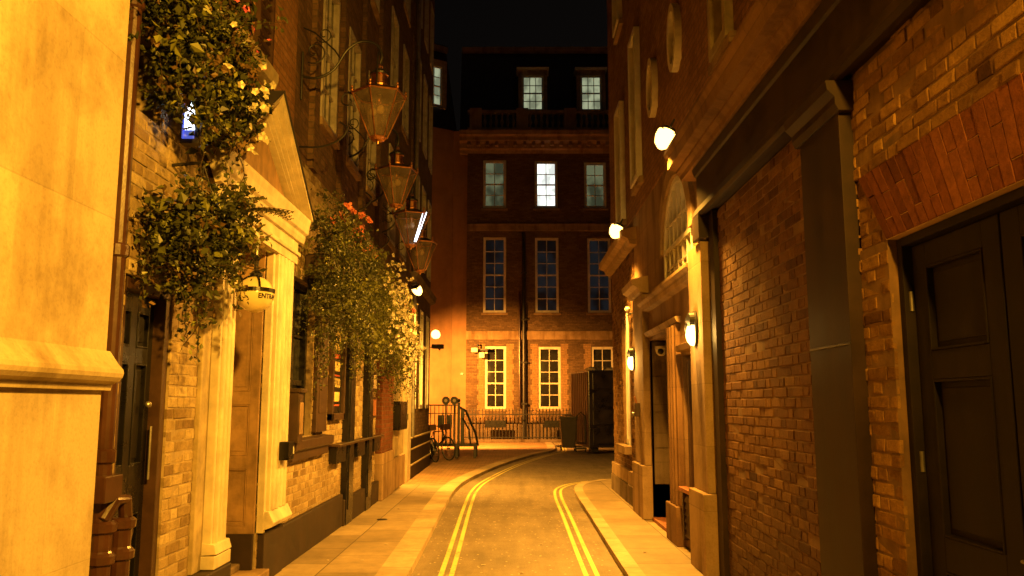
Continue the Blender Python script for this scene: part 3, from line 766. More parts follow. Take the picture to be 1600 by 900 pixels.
part(w, 'upper_wall', gb)
for h in uw: window(gb, Rr, *h, 2, 4, M['glass'], d=-0.06, fw=0.09, proud=0.06, frame=M['plaster_worn'])

# ------------------------------------------------------------------ right stone entrance building
sb = thing('stone_entrance_building', (XR, 12, 0), 'stone fronted building with arched window, tall dark doorway and louvred vent', 'building')
w = MB()
AW = (8.95, 10.65, 3.1, 4.4)
gh = [(10.45, 11.9, -1, 2.5), (8.86, 9.68, 0.66, 2.16), AW, (14.0, 14.9, 0.92, 3.1)]
wall(w, Rr, 8.05, 13.3, 0, 4.6, gh, M['stone_mid'], 0.35, -0.03)
part(w, 'stone_wall', sb)
w = MB()
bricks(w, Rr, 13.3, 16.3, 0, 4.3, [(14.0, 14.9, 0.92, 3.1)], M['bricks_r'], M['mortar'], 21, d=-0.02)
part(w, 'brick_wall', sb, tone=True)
w = MB()
rw = [(12.2, 12.9, 5.0, 7.4), (14.05, 14.8, 4.75, 6.9), (12.2, 12.9, 8.4, 10.4), (14.05, 14.8, 8.4, 10.4), (9.2, 9.9, 8.4, 10.4)]
ov = [(9.2, 9.62, 5.58, 6.28), (10.78, 11.2, 5.58, 6.28)]
wall(w, Rr, 8.1, 16.3, 4.6, 14, rw+ov, M['brick_up'], 0.35, -0.02)
w.box(Rr, 8.1, 16.3, 0, 14, -3.5, -0.9, M['brick_up'])
w.box(Rr, 15.9, 16.3, 0, 14, -0.9, -0.31, M['brick_up'])
part(w, 'upper_wall', sb)
for h in rw: window(sb, Rr, *h, 2, 4, M['glass'], d=-0.06, fw=0.08, proud=0.07)
for (a, b, c, e) in ov:
    w = MB(); cu, cz = (a+b)/2, (c+e)/2; n = 28
    out = [(cu+(b-a)*0.62*math.cos(2*math.pi*k/n), cz+(e-c)*0.60*math.sin(2*math.pi*k/n)) for k in range(n)]
    inn = [(cu+(b-a)*0.45*math.cos(2*math.pi*k/n), cz+(e-c)*0.46*math.sin(2*math.pi*k/n)) for k in range(n)]
    for k in range(n):
        q = (k+1) % n
        w.slab(Rr, [out[k], out[q], inn[q], inn[k]], -0.06, 0.06, M['plaster'])
    w.box(Rr, cu-0.012, cu+0.012, c, e, -0.05, 0.0, M['white']); w.box(Rr, a, b, cz-0.012, cz+0.012, -0.05, 0.0, M['white'])
    o = part(w, 'oval_window', sb)
    p = MB(); p.slab(Rr, inn, -0.07, -0.05, M['glass']); p.build('pane', o)
# arched window
w = MB()
c0, c1, s0, sp_ = AW[0], AW[1], AW[2], 3.52; cu = (c0+c1)/2; ra = (c1-c0)/2; n = 20
arc = lambda rr, k: (cu+rr*math.cos(math.pi*k/n), sp_+rr*math.sin(math.pi*k/n)*0.95)
for k in range(n):   # stone spandrel ring and white frame
    w.slab(Rr, [arc(ra+0.20, k), arc(ra+0.20, k+1), arc(ra-0.0, k+1), arc(ra-0.0, k)], -0.25, 0.02, M['stone'])
# fill of the corners above the arch inside the opening
for k in range(n):
    p, q = arc(ra, k), arc(ra, k+1)
    w.slab(Rr, [p, q, (q[0], 4.45), (p[0], 4.45)], -0.28, -0.035, M['stone'])
part(w, 'arch', sb)
w = MB()
for k in range(n): w.slab(Rr, [arc(ra, k), arc(ra, k+1), arc(ra-0.07, k+1), arc(ra-0.07, k)], -0.16, -0.02, M['white'])
w.box(Rr, c0, c0+0.07, s0, sp_, -0.16, -0.02, M['white']); w.box(Rr, c1-0.07, c1, s0, sp_, -0.16, -0.02, M['white'])
w.box(Rr, c0+0.07, c1-0.07, s0, s0+0.07, -0.16, -0.02, M['white']); w.box(Rr, c0+0.07, c1-0.07, sp_-0.03, sp_+0.03, -0.12, -0.015, M['white'])
for k in range(1, 6):
    u = c0+0.07+(c1-c0-0.14)*k/6; dz = math.sqrt(max(0, 1-((u-cu)/ra)**2))*ra*0.95
    w.box(Rr, u-0.016, u+0.016, s0+0.07, sp_+dz-0.04, -0.12, -0.03, M['white'])
w.box(Rr, c0+0.07, c1-0.07, 3.82, 3.845, -0.12, -0.035, M['white']); w.box(Rr, c0+0.07, c1-0.07, 3.27, 3.295, -0.12, -0.035, M['white'])
aw = part(w, 'arched_window', sb, bevel=0.003)
p = MB(); p.slab(Rr, [(c0+0.02, s0+0.02), (c1-0.02, s0+0.02)]+[arc(ra-0.02, k) for k in range(n+1)], -0.15, -0.13, M['dullglass']); p.build('pane', aw)
# mouldings, pilasters and bases
w = MB()
w.prism(Rr, [(-0.04, 2.92), (0.05, 2.94), (0.07, 3.02), (0.11, 3.05), (0.11, 3.09), (-0.04, 3.1)], 8.7, 12.2, M['stone'])
w.prism(Rr, [(-0.04, 2.55), (0.02, 2.56), (0.05, 2.62), (-0.04, 2.64)], 9.7, 12.2, M['stone'])
w.prism(Rr, [(-0.04, 2.2), (0.03, 2.21), (0.06, 2.27), (-0.04, 2.29)], 8.74, 9.72, M['stone'])
part(w, 'moulding', sb, bevel=0.004)
for (a, b, zb, zt, pr) in ((8.06, 8.72, 0.76, 3.2, 0.09), (9.74, 10.38, 0.44, 2.55, 0.03), (12.0, 12.98, 0.74, 3.2, 0.06)):
    sm = M['stone_brown'] if a == 9.74 else M['stone']
    w = MB(); w.box(Rr, a+0.03, b-0.03, zb, zt, -0.04, pr, sm); w.box(Rr, a-0.01, b+0.01, 0, zb, -0.04, pr+0.05, sm)
    if a == 9.74:
        for u in (9.86, 10.02, 10.16): w.box(Rr, u, u+0.07, zb, zt-0.02, pr-0.01, pr+0.025, sm)
    part(w, 'pilaster', sb, bevel=0.01)
w = MB(); w.prism(Rr, [(-0.04, 3.2), (0.10, 3.22), (0.13, 3.28), (0.2, 3.32), (0.22, 3.4), (-0.04, 3.46)], 11.95, 13.05, M['stone']); part(w, 'pilaster_cap', sb)
w = MB(); w.prism(Rr, [(-0.04, 4.12), (0.08, 4.14), (0.11, 4.22), (0.2, 4.26), (0.22, 4.36), (-0.04, 4.42)], 13.0, 16.4, M['stone'])
part(w, 'cornice', sb, bevel=0.004)
# doorway
w = MB()
w.box(Rr, 10.45, 11.9, 0, 2.5, -1.0, -0.62, M['black'])
w.box(Rr, 11.9, 11.96, 0, 2.5, -0.62, -0.03, M['stone_dark']); w.box(Rr, 10.39, 10.45, 0, 2.5, -0.62, -0.03, M['stone_dark'])
for z in (0.5, 1.0, 1.5, 2.0): w.box(facing(11.9), 2.0, 2.5, z, z+0.49, 0.0, 0.012, M['stone_dark'])
part(w, 'door_recess', sb)
w = MB(); w.box(Rr, 10.46, 11.89, 0.0, 0.05, -0.62, -0.0, M['terracotta']); part(w, 'doorstep', sb, bevel=0.005)
w = MB(); w.box(Rr, 10.5, 11.85, 0.05, 2.45, -0.6, -0.56, M['black']); part(w, 'door', sb)
# side niche with recessed panel and louvred vent
w = MB()
w.box(Rr, 8.87, 9.67, 0.67, 2.15, -0.3, -0.22, M['black'])
w.box(Rr, 8.9, 9.0, 0.67, 2.1, -0.22, -0.06, M['stone_brown']); w.box(Rr, 9.52, 9.64, 0.67, 2.1, -0.22, -0.06, M['browntimber']); w.box(Rr, 9.0, 9.52, 1.86, 2.1, -0.22, -0.08, M['stone_brown'])
w.box(Rr, 9.25, 9.29, 0.67, 1.86, -0.22, -0.16, M['browntimber'])
part(w, 'niche', sb, bevel=0.004)
w = MB()
for k in range(6): w.prism(Rr, [(-0.03, 0.16+k*0.075), (0.02, 0.15+k*0.075), (0.0, 0.215+k*0.075), (-0.03, 0.215+k*0.075)], 8.92, 9.58, M['browntimber'])
w.box(Rr, 8.86, 8.92, 0.1, 0.64, -0.03, 0.03, M['browntimber']); w.box(Rr, 9.58, 9.64, 0.1, 0.64, -0.03, 0.03, M['browntimber']); w.box(Rr, 8.82, 9.68, 0.64, 0.68, -0.03, 0.06, M['terracotta'])
part(w, 'vent', sb)
window(sb, Rr, 14.0, 14.9, 0.92, 3.1, 2, 4, M['glass'], d=-0.13, fw=0.09, sill=False)
w = MB(); w.box(Rr, 13.9, 15.1, 0.78, 0.92, -0.1, 0.1, M['stone']); w.box(Rr, 13.35, 16.32, 0.30, 0.52, -0.03, 0.03, M['stone']); w.box(Rr, 13.3, 16.33, 0.0, 0.3, -0.03, 0.045, M['stone_dark'])
part(w, 'stone_base', sb, bevel=0.01)

# things on the right wall
w = MB(); w.tube([(XR-0.05, 13.62, 0.95), (XR-0.05, 13.62, 3.15)], 0.024, M['white'])
w.lathe((XR-0.05, 13.62, 3.13), [(0.04, 0), (0.045, 0.03), (0.03, 0.06)], M['white'], 12); w.tube([(XR-0.05, 13.62, 3.05), (XR-0.05, 13.3, 3.05), (XR+0.03, 13.3, 3.05)], 0.012, M['blackiron'])
tag(w.build('conduit_pipe', smooth=False), 'thin pale vertical pipe with a bracket on the far brick of the right wall', 'pipe')

def wall_lamp(y, z, d, label):
    t = thing('wall_lamp', (XR-d, y, z), label, 'wall lamp', 'oval wall lamps on the stone pilasters')
    w = MB(); w.lathe((XR-d, y, z), [(0.105, 0.0), (0.11, -0.012), (0.10, -0.03)], M['blackiron'], 24, axis='x')
    for v in range(len(w.v)): x, yy, zz = w.v[v]; w.v[v] = (x, yy, z+(zz-z)*1.65)
    part(w, 'backplate', t, smooth=False)
    w = MB()
    w.lathe((XR-d-0.028, y, z-0.02), [(0.088, 0.0), (0.085, -0.03), (0.06, -0.06), (0.025, -0.075)], M['warmlens'], 24, axis='x')
    for v in range(len(w.v)): x, yy, zz = w.v[v]; w.v[v] = (x, yy, z-0.03+(zz-z)*1.35)
    part(w, 'lens', t, smooth=True)
    w = MB()
    pts = [(XR-d-0.085*math.sin(math.pi*k/10)-0.02, y, z+0.17-0.16*math.cos(math.pi*k/10)*0-0.34*k/10) for k in range(11)]
    w.tube(pts, 0.011, M['blackiron'])
    w.lathe((XR-d-0.028, y, z+0.085), [(0.08, 0), (0.075, -0.05), (0.02, -0.078)], M['blackiron'], 18, axis='x')
    part(w, 'hood', t)
    li = bpy.data.lights.new('wall_lamp_light', 'POINT'); li.energy = 22; li.color = (1, 0.55, 0.12); li.shadow_soft_size = 0.07
    lo = bpy.data.objects.new('wall_lamp_light', li); col.objects.link(lo); lo.location = (XR-d-0.2, y, z-0.04)
    lo.parent = t; lo.matrix_parent_inverse = Matrix.Translation(t.location).inverted()
wall_lamp(8.38, 2.36, 0.09, 'glowing oval lamp on the nearer stone pilaster by the louvred vent')
wall_lamp(12.9, 2.30, 0.06, 'glowing oval lamp on the farther pilaster beyond the doorway')

w = MB(); w.lathe((2.12, 11.82, 2.36), [(0.09, 0.06), (0.09, 0.02), (0.075, -0.04), (0.035, -0.075)], M['white'], 18)
t = thing('dome_camera', (2.12, 11.82, 2.3), 'small white dome camera tucked under the top of the doorway', 'security camera')
part(w, 'housing', t, smooth=True)
w = MB(); w.ball((2.10, 11.76, 2.345), 0.045, M['black']); part(w, 'lens', t, smooth=True)
w = MB()
w.box(Rr, 12.4, 12.62, 1.42, 1.62, 0.06, 0.13, M['browntimber']); w.ball((XR-0.15, 12.5, 1.46), 0.03, M['steel']); w.tube([(XR-0.1, 12.45, 1.6), (XR-0.13, 12.45, 1.72)], 0.012, M['copper'])
tag(w.build('intercom_box', bevel=0.006), 'small brown metal box with knob on the far stone pilaster', 'box')

def floodlight(name, loc, aim, label, wallpt, energy, size=0.13, colr=(1.0, 0.435, 0.045), spread=132):
    t = thing('floodlight', loc, label, 'floodlight', 'sodium floodlights on the walls')
    p = Vector(loc); a = (Vector(aim)-p).normalized(); q = a.to_track_quat('-Z', 'Y').to_matrix()
    def loc_fr(x, y, z): return tuple(p + q @ Vector((x, y, z)))
    s_ = size
    w = MB()
    vs = [loc_fr(x*s_*.9, y*s_*0.7, 0) for x, y in ((-1, -1), (1, -1), (1, 1), (-1, 1))]+[loc_fr(x*s_*0.55, y*s_*0.4, s_*0.55) for x, y in ((-1, -1), (1, -1), (1, 1), (-1, 1))]
    w.add(vs, [(0, 1, 5, 4), (1, 2, 6, 5), (2, 3, 7, 6), (3, 0, 4, 7), (4, 5, 6, 7)], M['blackiron'])
    part(w, 'housing', t, bevel=0.006)
    w = MB()
    vs = []; nn = 20
    for rr_, hh in ((1.02, 0.02), (1.05, -0.05), (0.82, -0.12), (0.35, -0.165)):
        for q_ in range(nn):
            a_ = 2*math.pi*q_/nn; vs.append(loc_fr(s_*rr_*math.cos(a_), s_*rr_*0.8*math.sin(a_), hh))
    w.add(vs, [(i*nn+q_, i*nn+(q_+1) % nn, (i+1)*nn+(q_+1) % nn, (i+1)*nn+q_) for i in range(3) for q_ in range(nn)]+[tuple(range(3*nn, 4*nn)), tuple(range(nn))], M['sodium'])
    part(w, 'lens', t)
    w = MB(); wp = Vector(wallpt)
    mid = (p+wp)/2+Vector((0, 0, -0.08))
    w.tube([tuple(p+q @ Vector((0, 0, s_*0.5))), tuple(mid), tuple(wp)], 0.014, M['steel'])
    w.tube([loc_fr(-s_*1.08, 0, s_*0.3), loc_fr(-s_*1.08, 0, s_), loc_fr(s_*1.08, 0, s_), loc_fr(s_*1.08, 0, s_*0.3)], 0.01, M['blackiron'])
    part(w, 'bracket', t)
    li = bpy.data.lights.new('floodlight_lamp', 'SPOT'); li.energy = energy; li.color = colr; li.spot_size = rad(spread); li.spot_blend = 0.6 if spread > 100 else 1.0; li.shadow_soft_size = 0.06
    lo = bpy.data.objects.new('floodlight_lamp', li); col.objects.link(lo)
    lo.matrix_basis = Matrix.Translation(p+a*0.22) @ a.to_track_quat('-Z', 'Y').to_matrix().to_4x4()
    lo.parent = t; lo.matrix_parent_inverse = Matrix.Translation(t.location).inverted()
    return t
floodlight('a', (1.66, 8.62, 4.47), (-0.5, 8.6, 0.0), 'brightest floodlight, on an arm off the cornice of the near right building', (1.80, 8.75, 4.18), 2000, 0.13)
floodlight('b', (1.72, 13.3, 4.44), (-0.5, 13.2, 0.0), 'floodlight on the ledge of the far right corner building', (1.93, 13.5, 4.40), 2000, 0.14)
floodlight('c', (-2.02, 17.4, 4.03), (0.0, 19.5, 0.0), 'small floodlight under the last copper lantern on the left row', (-2.26, 17.6, 4.1), 2800, 0.11)
t_d = floodlight('d', (-2.86, 31.2, 4.2), (-1.7, 35.6, 0.0), 'floodlight on the far left corner right beside the orange wall', (-3.14, 31.0, 4.1), 9500, 0.15, (1.0, 0.37, 0.045), 128)
w = MB(); w.ball((-2.86, 31.08, 4.2), 0.17, M['sodium']); part(w, 'bulb', t_d, smooth=True)
cb_ = thing('corner_house', (-3.15, 27, 0), 'dark house set back behind the end of the left row', 'house')
w = MB(); w.box(lambda u, z, d: (-3.15+d, u, z), 22.75, 31.4, 0, 15, -5, 0, M['brick_row']); w.box(lambda u, z, d: (-3.15+d, u, z), 22.75, 31.44, 0, 0.7, -5, 0.05, M['plinth']); part(w, 'wall', cb_)
for y in (24.5, 27.0, 29.4): window(cb_, lambda u, z, d: (-3.15+d, u, z), y, y+0.9, 1.6, 3.8, 2, 4, M['glass'], d=0.01, fw=0.09, proud=0.02)

# ------------------------------------------------------------------ far building
fb = thing('brick_mansion_block', (2, YF, 0), 'large brick building closing the lane, stone bands, cornice, balustrade and slate attic', 'building')
XF0, XF1 = -2.04, 9.0
gw = [(-1.2, -0.26, 1.4, 4.16), (1.16, 2.16, 1.4, 4.14), (3.52, 4.52, 1.4, 4.14), (5.9, 6.9, 1.4, 4.14)]
fw_ = [(-1.3, -0.27, 5.66, 9.1), (1.04, 2.1, 5.66, 9.08), (3.4, 4.45, 5.66, 9.06), (5.75, 6.8, 5.66, 9.06)]
sw = [(-1.32, -0.27, 10.45, 12.7), (1.04, 2.08, 10.45, 12.66), (3.3, 4.3, 10.45, 12.6), (5.7, 6.7, 10.45, 12.6)]
w = MB(); wall(w, F, XF0, XF1, 0.0, 13.1, gw+fw_+sw, M['brick_far'], 0.4); w.box(F, XF0, XF1, 0, 14.2, -8, -0.9, M['brick_far'])
part(w, 'wall', fb)
for (a, b, c, e) in gw[:3]:
    for s_, t_ in ((a-0.34, a-0.003), (b+0.003, b+0.34)):
        w = MB(); z = 0.9; k = 0
        while z < e:
            ins = 0.06 if k % 2 else 0
            w.box(F, s_+(ins if s_ < a-0.1 else 0), t_-(ins if s_ > a else 0), z, z+0.225, -0.01, 0.008, M['brick_gold']); z += 0.225; k += 1
        part(w, 'brick_quoin', fb)
w = MB()
w.box(F, XF0, XF1, 4.46, 4.84, -0.01, 0.07, M['stone']); part(w, 'stone_band', fb, bevel=0.01)
w = MB(); w.box(F, XF0, XF1, 9.38, 9.72, -0.01, 0.07, M['stone']); part(w, 'stone_band', fb, bevel=0.01)
w = MB(); w.box(F, XF0, XF1, 0, 0.75, -0.01, 0.06, M['stone_dark']); part(w, 'stone_base', fb, bevel=0.01)
lit_w = litpane('bright_office_pane', (0.95, 1.0, 0.92), 1.5, 0.45, 2.2); lit_g = litpane('dim_green_pane', (0.42, 0.46, 0.24), 0.28, 0.7, 1.5)
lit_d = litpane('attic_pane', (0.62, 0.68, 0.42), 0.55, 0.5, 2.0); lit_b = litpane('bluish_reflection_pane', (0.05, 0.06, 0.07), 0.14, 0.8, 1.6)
labs = ['ground', 'first', 'second']
for h in gw: window(fb, F, *h, 2, 5, M['glass'], d=-0.09, fw=0.11, bar=0.035)
for h in fw_: window(fb, F, *h, 2, 6, lit_b, d=-0.09, fw=0.11, bar=0.035)
for h, pm in zip(sw, (lit_g, lit_w, lit_g, M['glass'])): window(fb, F, *h, 2, 4, pm, d=-0.09, fw=0.12, bar=0.035, label='brightly lit sash window on the second floor' if pm is lit_w else None)
w = MB()
prof = [(-0.2, 13.0), (0.05, 13.02), (0.09, 13.14), (0.2, 13.2), (0.24, 13.42), (0.5, 13.5), (0.52, 13.66), (0.62, 13.74), (0.64, 13.94), (-0.2, 14.02)]
w.prism(F, prof, XF0-0.35, XF1, M['stone'])
u = XF0
while u < XF1: w.box(F, u, u+0.16, 13.28, 13.46, 0.2, 0.44, M['stone']); u += 0.42
part(w, 'cornice', fb)
w = MB()
w.box(F, XF0, XF1, 14.02, 14.16, 0.02, 0.3, M['stone']); w.box(F, XF0, XF1, 14.86, 15.0, 0.02, 0.3, M['stone'])
for u in (XF0+0.1, 0.2, 2.4, 4.6, 6.8): w.box(F, u, u+0.55, 14.0, 15.08, 0.0, 0.34, M['stone'])
u = XF0+0.8
while u < XF1:
    w.lathe((u, YF-0.16, 14.16), [(0.06, 0), (0.06, 0.06), (0.04, 0.1), (0.085, 0.28), (0.04, 0.5), (0.06, 0.62), (0.06, 0.7)], M['stone'], 8); u += 0.26
part(w, 'balustrade', fb)
w = MB(); w.prism(F, [(-0.5, 14.0), (-1.6, 18.6), (-1.55, 18.85), (-1.75, 18.9), (-9, 19.3), (-9, 14.0)], XF0-0.4, XF1, M['slate'])
w.prism(F, [(-1.5, 18.55), (-1.38, 18.6), (-1.38, 18.8), (-1.5, 18.85), (-1.8, 18.87), (-1.8, 18.5)], XF0-0.4, XF1, M['stone'])
part(w, 'roof', fb)
for (a, b) in ((0.30, 1.66), (3.05, 4.4), (5.8, 7.15)):
    w = MB(); D0 = -1.3
    for p, q, s_, t in ((a, a+0.16, 15.2, 17.15), (b-0.16, b, 15.2, 17.15), (a, b, 17.0, 17.25)): w.box(F, p, q, s_, t, D0-0.6, D0+0.8, M['plaster_worn'])
    w.box(F, a-0.08, b+0.08, 17.25, 17.36, D0-0.6, D0+0.9, M['white'])
    o = part(w, 'dormer', fb)
    window(fb, lambda u, z, d: F(u, z, d-0.52), a+0.16, b-0.16, 15.25, 17.0, 3, 4, lit_d, d=-0.09, fw=0.1, bar=0.035, sill=False)
# side wing
wg = thing('stucco_wing', (-4, 37.4, 0), 'plain orange stucco wing at the left of the brick building', 'building')
w = MB()
w.box(facing(37.35), -2.72, -2.045, 0, 14.2, -3, 0, M['stucco'])
A = Vector((-2.72, 37.3, 0)); B = Vector((-8.5, 33.6, 0))
def AW_(u, z, d):
    t = (B-A).normalized(); nrm = Vector((-t.y, t.x, 0))
    if nrm.y > 0: nrm = -nrm
    p = A+t*u+nrm*d; return (p.x, p.y, z)
w.box(AW_, 0, 7, 0, 14.2, -2, 0, M['stucco'])
part(w, 'wall', wg)
w = MB(); w.prism(AW_, [(-0.2, 14.2), (-1.4, 18.6), (-1.3, 18.9), (-2.2, 19.0), (-2.2, 14.2)], -0.3, 7, M['slate'])
w.prism(AW_, [(-1.28, 18.5), (-1.15, 18.55), (-1.15, 18.78), (-1.5, 18.85)], -0.3, 7, M['stone'])
part(w, 'roof', wg)
w = MB(); D0 = -0.95
a, b = 0.25, 1.75
for p, q, s_, t in ((a, a+0.22, 15.3, 17.5), (b-0.16, b, 15.3, 17.5), (a, b, 17.3, 17.6)): w.box(AW_, p, q, s_, t, D0-0.5, D0+0.7, M['plaster_worn'])
part(w, 'dormer', wg)
window(wg, lambda u, z, d: AW_(u, z, d-0.3), a+0.22, b-0.16, 15.35, 17.3, 3, 4, lit_d, d=-0.05, fw=0.09, bar=0.035, sill=False)
w = MB()
w.box(facing(37.35), -2.3, -2.18, 2.9, 3.0, 0, 0.04, M['black']); tag(w.build('vent_grille'), 'tiny dark square vent on the orange stucco wall', 'vent')

w = MB(); w.tube([(0.53, YF-0.14, 0.0), (0.53, YF-0.14, 9.3)], 0.085, M['blackiron'], 10)
w.tube([(0.34, YF-0.11, 1.5), (0.34, YF-0.11, 6.6)], 0.05, M['pipe'], 10)
for z in (1.6, 3.4, 5.3, 7.4): w.box(F, 0.40, 0.66, z, z+0.07, 0.0, 0.24, M['blackiron'])
tag(w.build('downpipe'), 'dark drainpipe running down the brick front between two windows', 'downpipe')
t = thing('cctv_camera', (-1.5, YF-0.3, 4.0), 'white security camera on a bracket beside the ground floor window', 'security camera')
w = MB(); w.tube([(-1.55, YF, 4.2), (-1.5, YF-0.5, 4.2), (-1.5, YF-0.5, 4.05)], 0.035, M['blackiron']); part(w, 'bracket', t)
w = MB(); w.box(facing(YF-0.4), -1.78, -1.5, 3.86, 4.05, 0, 0.34, M['white']); w.box(facing(YF-0.4), -1.45, -1.2, 3.62, 3.86, 0, 0.2, M['white']); w.box(facing(YF-0.4), -1.4, -1.05, 3.92, 4.02, 0.0, 0.3, M['blackiron']); part(w, 'housing', t, bevel=0.02)
t = thing('cctv_camera', (-2.8, 31.3, 3.7), 'dark security camera on an arm under the corner floodlight', 'security camera')
w = MB(); w.tube([(-3.14, 31.1, 3.72), (-2.75, 31.1, 3.72)], 0.018, M['blackiron']); part(w, 'bracket', t)
w = MB(); w.box(facing(31.2), -2.98, -2.55, 3.66, 3.82, 0, 0.3, M['blackiron']); w.lathe((-2.7, 31.0, 3.66), [(0.05, 0.0), (0.045, -0.04), (0.01, -0.07)], M['black'], 12); part(w, 'housing', t, bevel=0.01)
t = thing('cctv_camera', (-2.1, 16.4, 3.25), 'boxy white security camera on the left row near the flower boxes', 'security camera')
w = MB(); w.tube([(-2.26, 16.4, 3.2), (-2.02, 16.4, 3.2)], 0.018, M['steel']); part(w, 'bracket', t)
w = MB(); w.box(facing(16.5), -2.1, -1.94, 3.16, 3.34, 0, 0.3, M['white']); part(w, 'housing', t, bevel=0.01)

# fence before the far building
fn = thing('iron_railings', (0, 36.3, 0), 'row of spiked black iron railings before the far brick building', 'railings')
w = MB(); FF = facing(36.3)
x = -2.0; k = 0
while x < 3.4:
    w.box(FF, x-0.014, x+0.014, 0.12, 1.32, -0.014, 0.014, M['blackiron'])
    w.lathe((x, 36.3, 1.32), [(0.018, 0), (0.032, 0.03), (0.02, 0.06), (0.002, 0.14)], M['blackiron'], 6); x += 0.145
part(w, 'pickets', fn)
w = MB(); w.box(FF, -2.05, 3.45, 1.16, 1.2, -0.02, 0.02, M['blackiron']); w.box(FF, -2.05, 3.45, 0.18, 0.22, -0.02, 0.02, M['blackiron']); part(w, 'rail', fn)
w = MB(); w.box(FF, -2.05, 3.45, 0.0, 0.12, -0.15, 0.12, M['stone_dark']); part(w, 'kerb_stone', fn, bevel=0.01)
for x in (-0.75, 1.8):
    w = MB(); w.box(FF, x-0.42, x+0.5, 0.62, 0.92, 0.02, 0.10, M['black']); 
    tag(w.build('notice_board', bevel=0.01), 'black panel fixed to the railings under the '+('left' if x < 0 else 'middle')+' ground floor window', 'panel')

# ------------------------------------------------------------------ container and wheelie bin
ct = thing('storage_container', (2.6, 28.6, 0), 'tall black steel storage container with ribbed rusty side by the right corner', 'container')
def CF(u, z, d):
    a = rad(9); x, y = u, -d
    return (2.60+x*math.cos(a)-y*math.sin(a), 28.5+x*math.sin(a)+y*math.cos(a), z)
w = MB(); w.box(CF, 0, 2.4, 0.15, 2.76, -2.6, 0, M['container']); part(w, 'body', ct, bevel=0.02)
w = MB()
for (z0, z1) in ((2.12, 2.66), (1.5, 2.02), (0.9, 1.4), (0.25, 0.82)):
    w.box(CF, 0.14, 2.28, z0, z1, 0.005, 0.05, M['container']); w.tube([CF(0.3, z0+0.05, 0.09), CF(1.0, z0+0.05, 0.09)], 0.018, M['container'])
part(w, 'front_panel', ct, bevel=0.02)
w = MB()
for k in range(9): w.prism(lambda u, z, d: CF(-d, z, -u), [(0.0, 0.2), (0.04, 0.2), (0.04, 2.7), (0.0, 2.7)], 0.06+k*0.28, 0.2+k*0.28, M['container_side'])
part(w, 'side_panel', ct)
w = MB()
for u in (0.1, 2.1): w.box(CF, u, u+0.25, 0.0, 0.15, -0.5, -0.1, M['blackiron'])
part(w, 'foot', ct)
for k, (u, ww) in enumerate(((-0.03, 0.42), (0.62, 0.5), (1.25, 0.42))):
    w = MB(); r = random.Random(k)
    vs = []; n = 10
    for ring, (s_, zz) in enumerate(((1, 0), (0.85, 0.07), (0.4, 0.11))):
        for q in range(n):
            a = 2*math.pi*q/n; vs.append(CF(u+ww/2+ww/2*s_*math.cos(a)*r.uniform(.8, 1.1), 2.762+zz*r.uniform(.7, 1.2), -0.3+0.22*s_*math.sin(a)))
    w.add(vs, [(i*n+q, i*n+(q+1) % n, (i+1)*n+(q+1) % n, (i+1)*n+q) for i in range(2) for q in range(n)]+[tuple(range(2*n, 3*n)), tuple(range(n))], M['cloth'])
    tag(w.build('rubbish_sack', smooth=True), ('pale crumpled sack on the %s of the container roof' % ('left edge', 'middle', 'right part')[k]), 'sack', 'pale sacks on the container roof')
bn = thing('wheelie_bin', (1.95, 29.4, 0), 'dark wheeled rubbish bin standing left of the black container', 'bin')
w = MB()
vs = [(1.74, 29.15, 0.12), (2.18, 29.15, 0.12), (2.18, 29.6, 0.12), (1.74, 29.6, 0.12), (1.66, 29.05, 1.12), (2.26, 29.05, 1.12), (2.26, 29.7, 1.12), (1.66, 29.7, 1.12)]
w.add(vs, [(0, 1, 2, 3), (4, 5, 6, 7), (0, 1, 5, 4), (1, 2, 6, 5), (2, 3, 7, 6), (3, 0, 4, 7)], M['bin']); part(w, 'body', bn, bevel=0.03)
w = MB(); w.box(facing(29.72), 1.63, 2.29, 1.12, 1.19, 0, 0.70, M['bin']); w.tube([(1.75, 29.75, 1.1), (1.78, 29.82, 1.22), (2.14, 29.82, 1.22), (2.17, 29.75, 1.1)], 0.018, M['bin']); part(w, 'lid', bn, bevel=0.02)
for x in (1.72, 2.2):
    w = MB(); w.lathe((x-0.03, 29.62, 0.1), [(0.1, 0), (0.1, 0.06)], M['rubber'], 16, axis='x'); part(w, 'wheel', bn)
w = MB(); w.tube([(2.2, 28.7, 0.3), (2.2, 28.7, 1.2), (2.35, 28.75, 1.34), (2.5, 28.8, 1.2), (2.5, 28.8, 0.3)], 0.022, M['blackiron'])
w.tube([(2.2, 28.7, 0.3), (2.5, 28.8, 0.3)], 0.02, M['blackiron']); w.box(facing(28.9), 2.12, 2.52, 0.10, 0.15, 0, 0.35, M['blackiron'])
for x in (2.16, 2.48): w.lathe((x, 28.72, 0.05), [(0.05, 0), (0.05, 0.03)], M['rubber'], 10, axis='x')
tag(w.build('hand_trolley'), 'small black hand trolley parked between the bin and the container', 'trolley')

